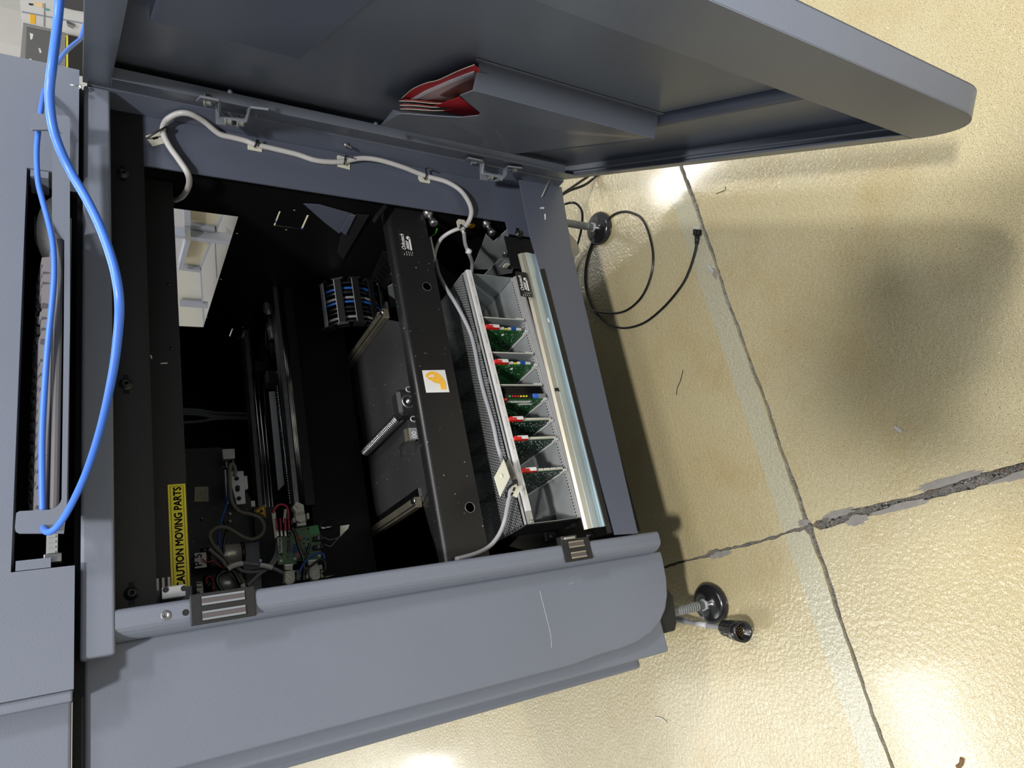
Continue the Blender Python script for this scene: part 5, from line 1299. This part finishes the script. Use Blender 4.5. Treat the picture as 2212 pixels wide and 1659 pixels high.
for k in range(6): mb.cyl(a + ax * (k * .0028), a + ax * (k * .0028 + .0015), .0046 + .0003 * k, n=14)
mb.cyl(a, b2, .0036, n=12); mb.build('strain_relief', black_pl, nc)
def obox(p, q, w_, h_): 
    s_ = sd * w_ / 2; hv = upv * h_
    vs = [p - s_, p + s_, p - s_ + hv, p + s_ + hv, q - s_, q + s_, q - s_ + hv, q + s_ + hv]
    return MB()._add(vs, [(0, 1, 3, 2), (4, 6, 7, 5), (0, 4, 5, 1), (2, 3, 7, 6), (0, 2, 6, 4), (1, 5, 7, 3)])
obox(b2 - upv * .006, c2 - upv * .006, .0155, .011).build('plug_boot', black_pl, nc, bevel=.0015)
obox(c2 - upv * .005, d2 - upv * .004, .0116, .008).build('clear_plug', mat('clear_plastic', (.5, .5, .47), .15), nc, bevel=.0005)
obox(b2 + upv * .004, c2 + upv * .005, .006, .004).build('plug_latch', blackp, nc, bevel=.0008)
for k, pts in enumerate(([(1200, 428, .10), (1225, 412, .08), (1250, 395, .05), (1275, 378, .02), (1300, 360, .004)], [(1200, 430, .09), (1230, 412, .06), (1262, 400, .03), (1285, 383, .006), (1305, 362, .004)])):
    solo('power_cable', MB().tube([P(a_, b_, 2, z) for a_, b_, z in pts], .0032, n=10), blk_cable, ['black cable leaving under the door hinge corner, straighter of the two', 'black cable leaving under the door hinge corner, sagging lower to the floor'][k], 'cable', fix=False)
# round multi-pin connector
cc = thing('round_connector', tuple(P(1590, 1362, 2, 0)), 'black round multi-pin connector on a sleeved grey cable beside the near foot', 'connector')
S_ = P(1563, 1356, 2, .030); E_ = P(1606, 1365, 2, .046); ax = (E_ - S_).normalized(); L0 = (E_ - S_).length
MB().lathe(S_, ax, [(0, .0075), (0, .011), (.004, .0145), (L0 * .32, .0145), (L0 * .34, .0165), (L0 * .62, .0165), (L0 * .64, .0190), (L0, .0190), (L0, .0155), (L0 * .72, .0150), (L0 * .72, .0)], n=40).build('connector_shell', rubber, cc)
mb = MB(); t_ = ax.orthogonal().normalized(); u_ = ax.cross(t_)
for k in range(20):
    an = 2 * math.pi * k / 20; d = t_ * math.cos(an) + u_ * math.sin(an)
    mb.cyl(S_ + d * .0158 + ax * L0 * .38, S_ + d * .0158 + ax * L0 * .60, .0012, n=6)
    mb.cyl(S_ + d * .0140 + ax * L0 * .10, S_ + d * .0140 + ax * L0 * .30, .0011, n=6)
mb.build('grip_ribs', black_pl, cc)
MB().cyl(S_ + ax * L0 * .70, S_ + ax * L0 * .74, .0105, n=30).build('pin_insert', blackp, cc)
rp = random.Random(5)
for r_, n_ in ((.003, 4), (.0072, 9)):
    for k in range(n_):
        an = 2 * math.pi * k / n_ + r_ * 99; d = (t_ * math.cos(an) + u_ * math.sin(an)) * r_
        MB().cyl(S_ + d + ax * L0 * .74, S_ + d + ax * L0 * .88, .0005, n=6).build('gold_pin', MATS.get('gold') or mat('gold', (.8, .5, .15), .25, metal=1), cc)
MB().tube([P(1448, 1336, 2, .045), P(1475, 1341, 2, .036), P(1500, 1346, 2, .030), P(1535, 1352, 2, .028), S_], .0048, n=12).build('cable_sheath', cable_g, cc)
for a_, b_ in (((1462, 1337), (1487, 1342)), ((1504, 1346.5), (1527, 1351))):
    MB().tube([P(a_[0], a_[1], 2, .034), P(b_[0], b_[1], 2, .029)], .0056, n=12).build('clear_sleeve', cable_w, cc)

# ================================================================ small litter on the floor
def scrap(name, px, py, pts, r, m_, label):
    solo(name, MB().tube([P(a_, b_, 2, .0016) for a_, b_ in pts], r, n=6), m_, label, 'scrap')
scrap('plastic_curl', 1420, 1550, [(1414, 1549), (1425, 1550), (1434, 1555), (1440, 1562)], .0014, white, 'white plastic curl on the shiny floor below the machine')
scrap('grey_chip', 1940, 927, [(1933, 922), (1940, 927), (1948, 933)], .0028, cable_w, 'pale grey chip of paint on the floor beyond the wide joint')
scrap('tape_scrap', 1535, 580, [(1531, 574), (1535, 581), (1541, 586)], .0022, mat('pale_blue_tape', (.42, .46, .55), .6), 'pale blue speck of tape beside the loose network plug')
scrap('dark_thread', 1468, 820, [(1475, 800), (1470, 822), (1463, 838), (1461, 853)], .0007, blackp, 'thin dark thread on the floor between machine and joint')
scrap('brown_scrap', 2070, 1650, [(2078, 1638), (2076, 1650), (2068, 1657)], .003, mat('brown_scrap_m', (.16, .09, .04), .8), 'small brown scrap at the lower right edge of the floor')
scrap('thin_wire', 1555, 410, [(1547, 418), (1558, 414), (1566, 410), (1567, 403)], .0006, blackp, 'hair-thin black wire bit on the floor below the door')
solo('straw', MB().cyl(P(1188, 386, 1, -.006), P(1170, 425, 1, -.006), .0007, n=8), cream, 'thin straw-coloured stick lying on the sill corner', 'stick')

# ================================================================ beyond the side opening: a framed enclosure
XE = 1.60
en = thing('framed_enclosure', (XE + .2, 1.8, 0), 'pale panelled enclosure with grey aluminium frame, seen through the side opening', 'enclosure')
alu_f = mat('grey_frame_profile', (.25, .27, .32), .5); cream_w = mat('cream_panel', (.44, .40, .30), .7, var=.08, vscale=3); white_w = mat('white_panel', (.42, .42, .44), .6, var=.06, vscale=4)
def ep(pts, x, t, nm, m_): return MB().prism([P(a_, b_, 0, x) for a_, b_ in pts], (t, 0, 0)).build(nm, m_, en)
ep([(372, 430), (540, 430), (540, 740), (372, 740)], XE + .22, .02, 'white_panel', white_w)
ep([(411, 452), (482, 462), (433, 579), (385, 580), (402, 519), (411, 505)], XE + .05, .01, 'cream_panel', cream_w)
ep([(385, 583), (432, 588), (440, 715), (385, 715)], XE + .06, .01, 'cream_panel', mat('grey_cream_panel', (.46, .45, .41), .7, var=.1, vscale=5))
ep([(397, 440), (411, 440), (412, 502), (399, 502)], XE, .04, 'frame_post', alu_f)
ep([(399, 499), (411, 499), (413, 520), (401, 521)], XE - .02, .03, 'frame_joint', steel_d)
ep([(376, 508), (400, 510), (400, 516), (376, 514)], XE, .04, 'frame_bar', alu_f)
ep([(411, 511), (510, 525), (510, 532), (411, 519)], XE, .04, 'frame_bar', alu_f)
ep([(401, 520), (412, 520), (395, 580), (386, 578)], XE, .04, 'frame_bar', alu_f)
ep([(412, 490), (464, 497), (464, 502), (412, 495)], XE + .03, .02, 'frame_bar', alu_f)
ep([(479, 464), (483, 464), (435, 580), (432, 578)], XE + .04, .02, 'frame_bar', alu_f)
ep([(462, 495), (465, 495), (470, 600), (467, 600)], XE + .15, .02, 'frame_bar', alu_f)
ep([(386, 578), (433, 584), (433, 589), (386, 583)], XE + .03, .02, 'frame_bar', alu_f)
ep([(432, 584), (435, 584), (444, 715), (440, 715)], XE + .04, .02, 'frame_bar', alu_f)
ep([(388, 656), (450, 660), (450, 666), (388, 662)], XE + .03, .02, 'frame_bar', alu_f)
for y in (1.1, 2.5): MB().box(XE + .2, XE + .24, y, y + .04, 0, .62).build('enclosure_leg', alu_f, en)

# ================================================================ far machine and box at the top left
XB = 4.0
fm = thing('far_machine', (XB + .4, 2.9, 0), 'pale grey machine with a dark glass front, far behind at the top left', 'machine')
def fpz(pts, x, t, nm, m_, par=None): return MB().prism([P(a_, b_, 0, x) for a_, b_ in pts], (t, 0, 0)).build(nm, m_, par or fm)
pale = mat('pale_grey_paint', (.62, .62, .63), .5)
q0 = P(45, 135, 0, XB); q1_ = P(50, -60, 0, XB)
MB().box(XB, XB + .8, q1_.y, P(45, 175, 0, XB).y, 0, q0.z - .02).build('cabinet', pale, fm)
fpz([(50, 52), (128, 70), (150, 78), (150, 160), (40, 150), (43, 133)], XB - .012, .012, 'dark_window_frame', mat('mid_grey', (.25, .25, .25), .5))
gl = fpz([(58, 60), (108, 70), (122, 150), (54, 140)], XB - .018, .006, 'dark_window', mat('smoked_window', (.12, .12, .125), .25))
fpz([(126, 78), (141, 82), (141, 158), (126, 155)], XB - .02, .008, 'disc_shelf', mat('violet_grey', (.42, .39, .41), .6))
for k in range(17): fpz([(127, 80 + k * 4.4), (141, 84 + k * 4.4), (141, 85.5 + k * 4.4), (127, 81.5 + k * 4.4)], XB - .024, .004, 'shelf_slat', steel_d)
fpz([(119, 100), (124, 102), (122, 150), (118, 150)], XB - .02, .008, 'red_strip', mat('brick_red', (.4, .08, .06), .5))
fpz([(143, 78), (147, 79), (147, 160), (143, 160)], XB - .026, .01, 'yellow_strip', yellow)
fpz([(147, 78), (180, 86), (180, 165), (147, 160)], XB - .024, .01, 'dark_bay', blackp)
fpz([(65, 30), (76, 32), (76, 52), (65, 50)], XB - .004, .004, 'yellow_sticker', orange)
fpz([(72, 4), (92, 8), (92, 18), (74, 12)], XB - .004, .004, 'orange_sticker', mat('pale_orange', (.8, .6, .35), .6))
fpz([(95, 8), (97, 8), (97, 58), (94, 58)], XB - .004, .004, 'door_seam', cable_g)
fpz([(47, 25), (190, 52), (190, 54), (47, 27)], XB - .004, .004, 'body_seam', alu_f)
hd = fpz([(144, 50), (162, 57), (158, 63), (146, 57)], XB - .02, .02, 'door_handle', steel_d)
fpz([(62, 8), (72, 9), (71, 12), (63, 11)], XB - .004, .004, 'round_port', blackp)
fpz([(98, 20), (103, 20), (108, 23), (100, 23)], XB - .006, .006, 'green_lamp', mat('teal_lamp', (.05, .35, .28), .4))
fpz([(115, -20), (190, -10), (190, 27), (160, 22), (120, 12)], XB - .05, .05, 'dark_panel', mat('dark_panel_m', (.05, .05, .055), .5))
fpz([(64, 71), (72, 74), (70, 84), (66, 86)], XB - .020, .002, 'white_mark', white, gl)
fpz([(83, 104), (87, 105), (90, 113), (86, 115)], XB - .020, .002, 'white_mark', white, gl)
fpz([(62, 128), (68, 127), (68, 138), (61, 134)], XB - .020, .002, 'white_mark', white, gl)
fpz([(58, 138), (68, 140), (69, 146), (59, 144)], XB - .020, .002, 'bright_sticker', mat('lime', (.6, .85, .05), .6))
XC = XB + 1.3
wb = thing('white_box', (XC + .2, P(20, 130, 0, XC).y, 0), 'long white box with a red mark, beside the far grey machine', 'box')
b3 = MB().box(XC, XC + .4, P(20, 97, 0, XC).y, P(20, 170, 0, XC).y, 0, P(-40, 95, 0, XC).z).build('box_body', mat('box_white', (.72, .70, .69), .6), wb)
MB().prism([P(a_, b_, 0, XC - .005) for a_, b_ in [(0, 122), (12, 123), (14, 128), (0, 128)]], (.004, 0, 0)).build('red_mark', mat('pale_red', (.7, .2, .2), .5), b3)
# ================================================================ the photographer, standing just behind the viewpoint
def person():
    root = thing('person', (-.16, -1.52, 0), 'person in dark work clothes leaning forward with both hands raised, holding a phone', 'person')
    J = [(-.16, -1.56, .95, .130, .105), (-.16, -1.55, 1.12, .125, .10), (-.155, -1.50, 1.30, .150, .11), (-.15, -1.44, 1.42, .12, .09), (-.145, -1.38, 1.50, .055, .055), (-.14, -1.34, 1.56, .050, .055)]
    V = [(a, b, c) for a, b, c, _, _ in J]; Rr = [(d, e) for *_, d, e in J]; E = [(i, i + 1) for i in range(5)]
    def limb(start, pts):
        k = start
        for a, b, c, r in pts:
            V.append((a, b, c)); Rr.append((r, r)); E.append((k, len(V) - 1)); k = len(V) - 1
        return k
    limb(3, [(-.34, -1.46, 1.40, .062), (-.40, -1.38, 1.17, .047), (-.20, -1.14, 1.10, .036), (-.115, -1.06, 1.115, .028)])
    limb(3, [(.05, -1.44, 1.40, .062), (.15, -1.36, 1.18, .047), (.10, -1.12, 1.10, .036), (.075, -1.06, 1.115, .028)])
    limb(0, [(-.25, -1.56, .86, .095), (-.26, -1.52, .50, .062), (-.26, -1.58, .10, .045), (-.26, -1.46, .045, .042)])
    limb(0, [(-.07, -1.56, .86, .095), (-.06, -1.52, .50, .062), (-.05, -1.58, .10, .045), (-.05, -1.46, .045, .042)])
    def skinned(name, V, Rr, E, m_, parent, sub=2):
        org = Vector(root['_org'])
        me = bpy.data.meshes.new(name); me.from_pydata([tuple(Vector(v) - org) for v in V], E, [])
        o = bpy.data.objects.new(name, me); C.objects.link(o); o.parent = parent; o['_org'] = list(org); me.materials.append(m_)
        s = o.modifiers.new('skin', 'SKIN'); s.use_smooth_shade = True
        if not me.skin_vertices: bpy.context.view_layer.objects.active = o
        if not me.skin_vertices:
            me.attributes  # noqa
        for i, q in enumerate(me.skin_vertices[0].data):
            q.radius = Rr[i]; q.use_root = (i == 0)
        z = o.modifiers.new('sub', 'SUBSURF'); z.levels = sub; z.render_levels = sub
        return o
    cloth = mat('dark_work_cloth', (.03, .035, .05), .85, bump=.3, bscale=200)
    skin_m = mat('skin_tone', (.48, .28, .20), .55)
    body = skinned('body', V, Rr, E, cloth, root)
    hd = Vector((-.135, -1.28, 1.665)); tilt = Matrix.Rotation(math.radians(28), 3, 'X')
    mb = MB(); mb.ball(hd, (.076, .096, .118), tilt, n=28, k=18); mb.cyl(hd + Vector((0, -.03, -.10)), hd + Vector((0, -.06, -.17)), .05, n=20)
    fw = tilt @ Vector((0, 1, 0)); upd = tilt @ Vector((0, 0, 1)); rd = Vector((1, 0, 0))
    mb.ball(hd + fw * .098 - upd * .012, (.012, .016, .022), tilt, n=12, k=8)
    for s in (-1, 1): mb.ball(hd + rd * s * .077 - upd * .01, (.010, .020, .030), tilt, n=12, k=8)
    head = mb.build('head', skin_m, root)
    mb = MB()
    for s in (-1, 1): mb.ball(hd + fw * .088 + rd * s * .030 + upd * .010, .011, n=12, k=8)
    mb.m = 1
    for s in (-1, 1): mb.ball(hd + fw * .0965 + rd * s * .030 + upd * .009, .0048, n=10, k=6)
    mb.build('eyes', [white, blackp], head)
    MB().ball(hd + fw * .088 - upd * .052, (.024, .008, .007), tilt, n=14, k=8).build('mouth', red_paper, head)
    mb = MB(); mb.ball(hd - fw * .012 + upd * .022, (.082, .100, .108), tilt, n=28, k=18)
    mb.v = [v if (v - hd).dot(fw) < .05 or (v - hd).dot(upd) > .07 else v - fw * .03 for v in mb.v]
    mb.build('hair', mat('dark_hair', (.02, .014, .01), .6), root)
    for s, w_ in ((-1, Vector((-.115, -1.06, 1.115))), (1, Vector((.075, -1.06, 1.115)))):
        pc = w_ + Vector((-s * .012, .035, .010))
        hv = [tuple(w_), tuple(pc), tuple(pc + Vector((-s * .010, .03, .008)))]; hr = [(.026, .022), (.034, .018), (.034, .014)]
        ed = [(0, 1), (1, 2)]
        skinned('hand', hv, hr, ed, skin_m, root, 1)
        for f in range(4):
            b0 = pc + Vector((-s * (.004 + .004 * f), .028, .028 - .017 * f)); ln = (.036, .042, .040, .030)[f]
            mb = MB(); mb.tube([b0, b0 + Vector((-s * ln * .5, .022, .001)), b0 + Vector((-s * ln, .012, .001)), b0 + Vector((-s * ln * 1.05, .002, 0))], .0078, n=8, sub=4); mb.ball(b0 + Vector((-s * ln * 1.05, .002, 0)), .0078, n=8, k=6)
            mb.build('finger', skin_m, root)
        mb = MB(); t0 = w_ + Vector((-s * .010, .004, .020)); mb.tube([t0, t0 + Vector((-s * .012, .006, .022)), t0 + Vector((-s * .030, .014, .030))], .0090, n=8, sub=4); mb.ball(t0 + Vector((-s * .030, .014, .030)), .0090, n=8, k=6)
        mb.build('thumb', skin_m, root)
    ph = thing('phone', (-.02, -.99, 1.07), 'dark phone held up in both hands by the person', 'phone')
    f = RM[2]; fwd = Vector((f[0], f[1], f[2])); dn = Vector(RM[1]); rg_ = Vector(RM[0])
    c = CAM - fwd * .022
    vs = [c + rg_ * a + dn * b + fwd * d for a in (-.045, .032) for b in (-.125, .030) for d in (-.008, 0)]
    mb = MB(); mb._add([Vector(v) for v in vs], [(0, 1, 3, 2), (4, 6, 7, 5), (0, 4, 5, 1), (2, 3, 7, 6), (0, 2, 6, 4), (1, 5, 7, 3)]); mb.build('phone_body', black_pl, ph, bevel=.003)
person()

for o_ in SC.objects:
    if o_.get('category') == 'person': o_.location.x -= .045; o_.location.y += .01
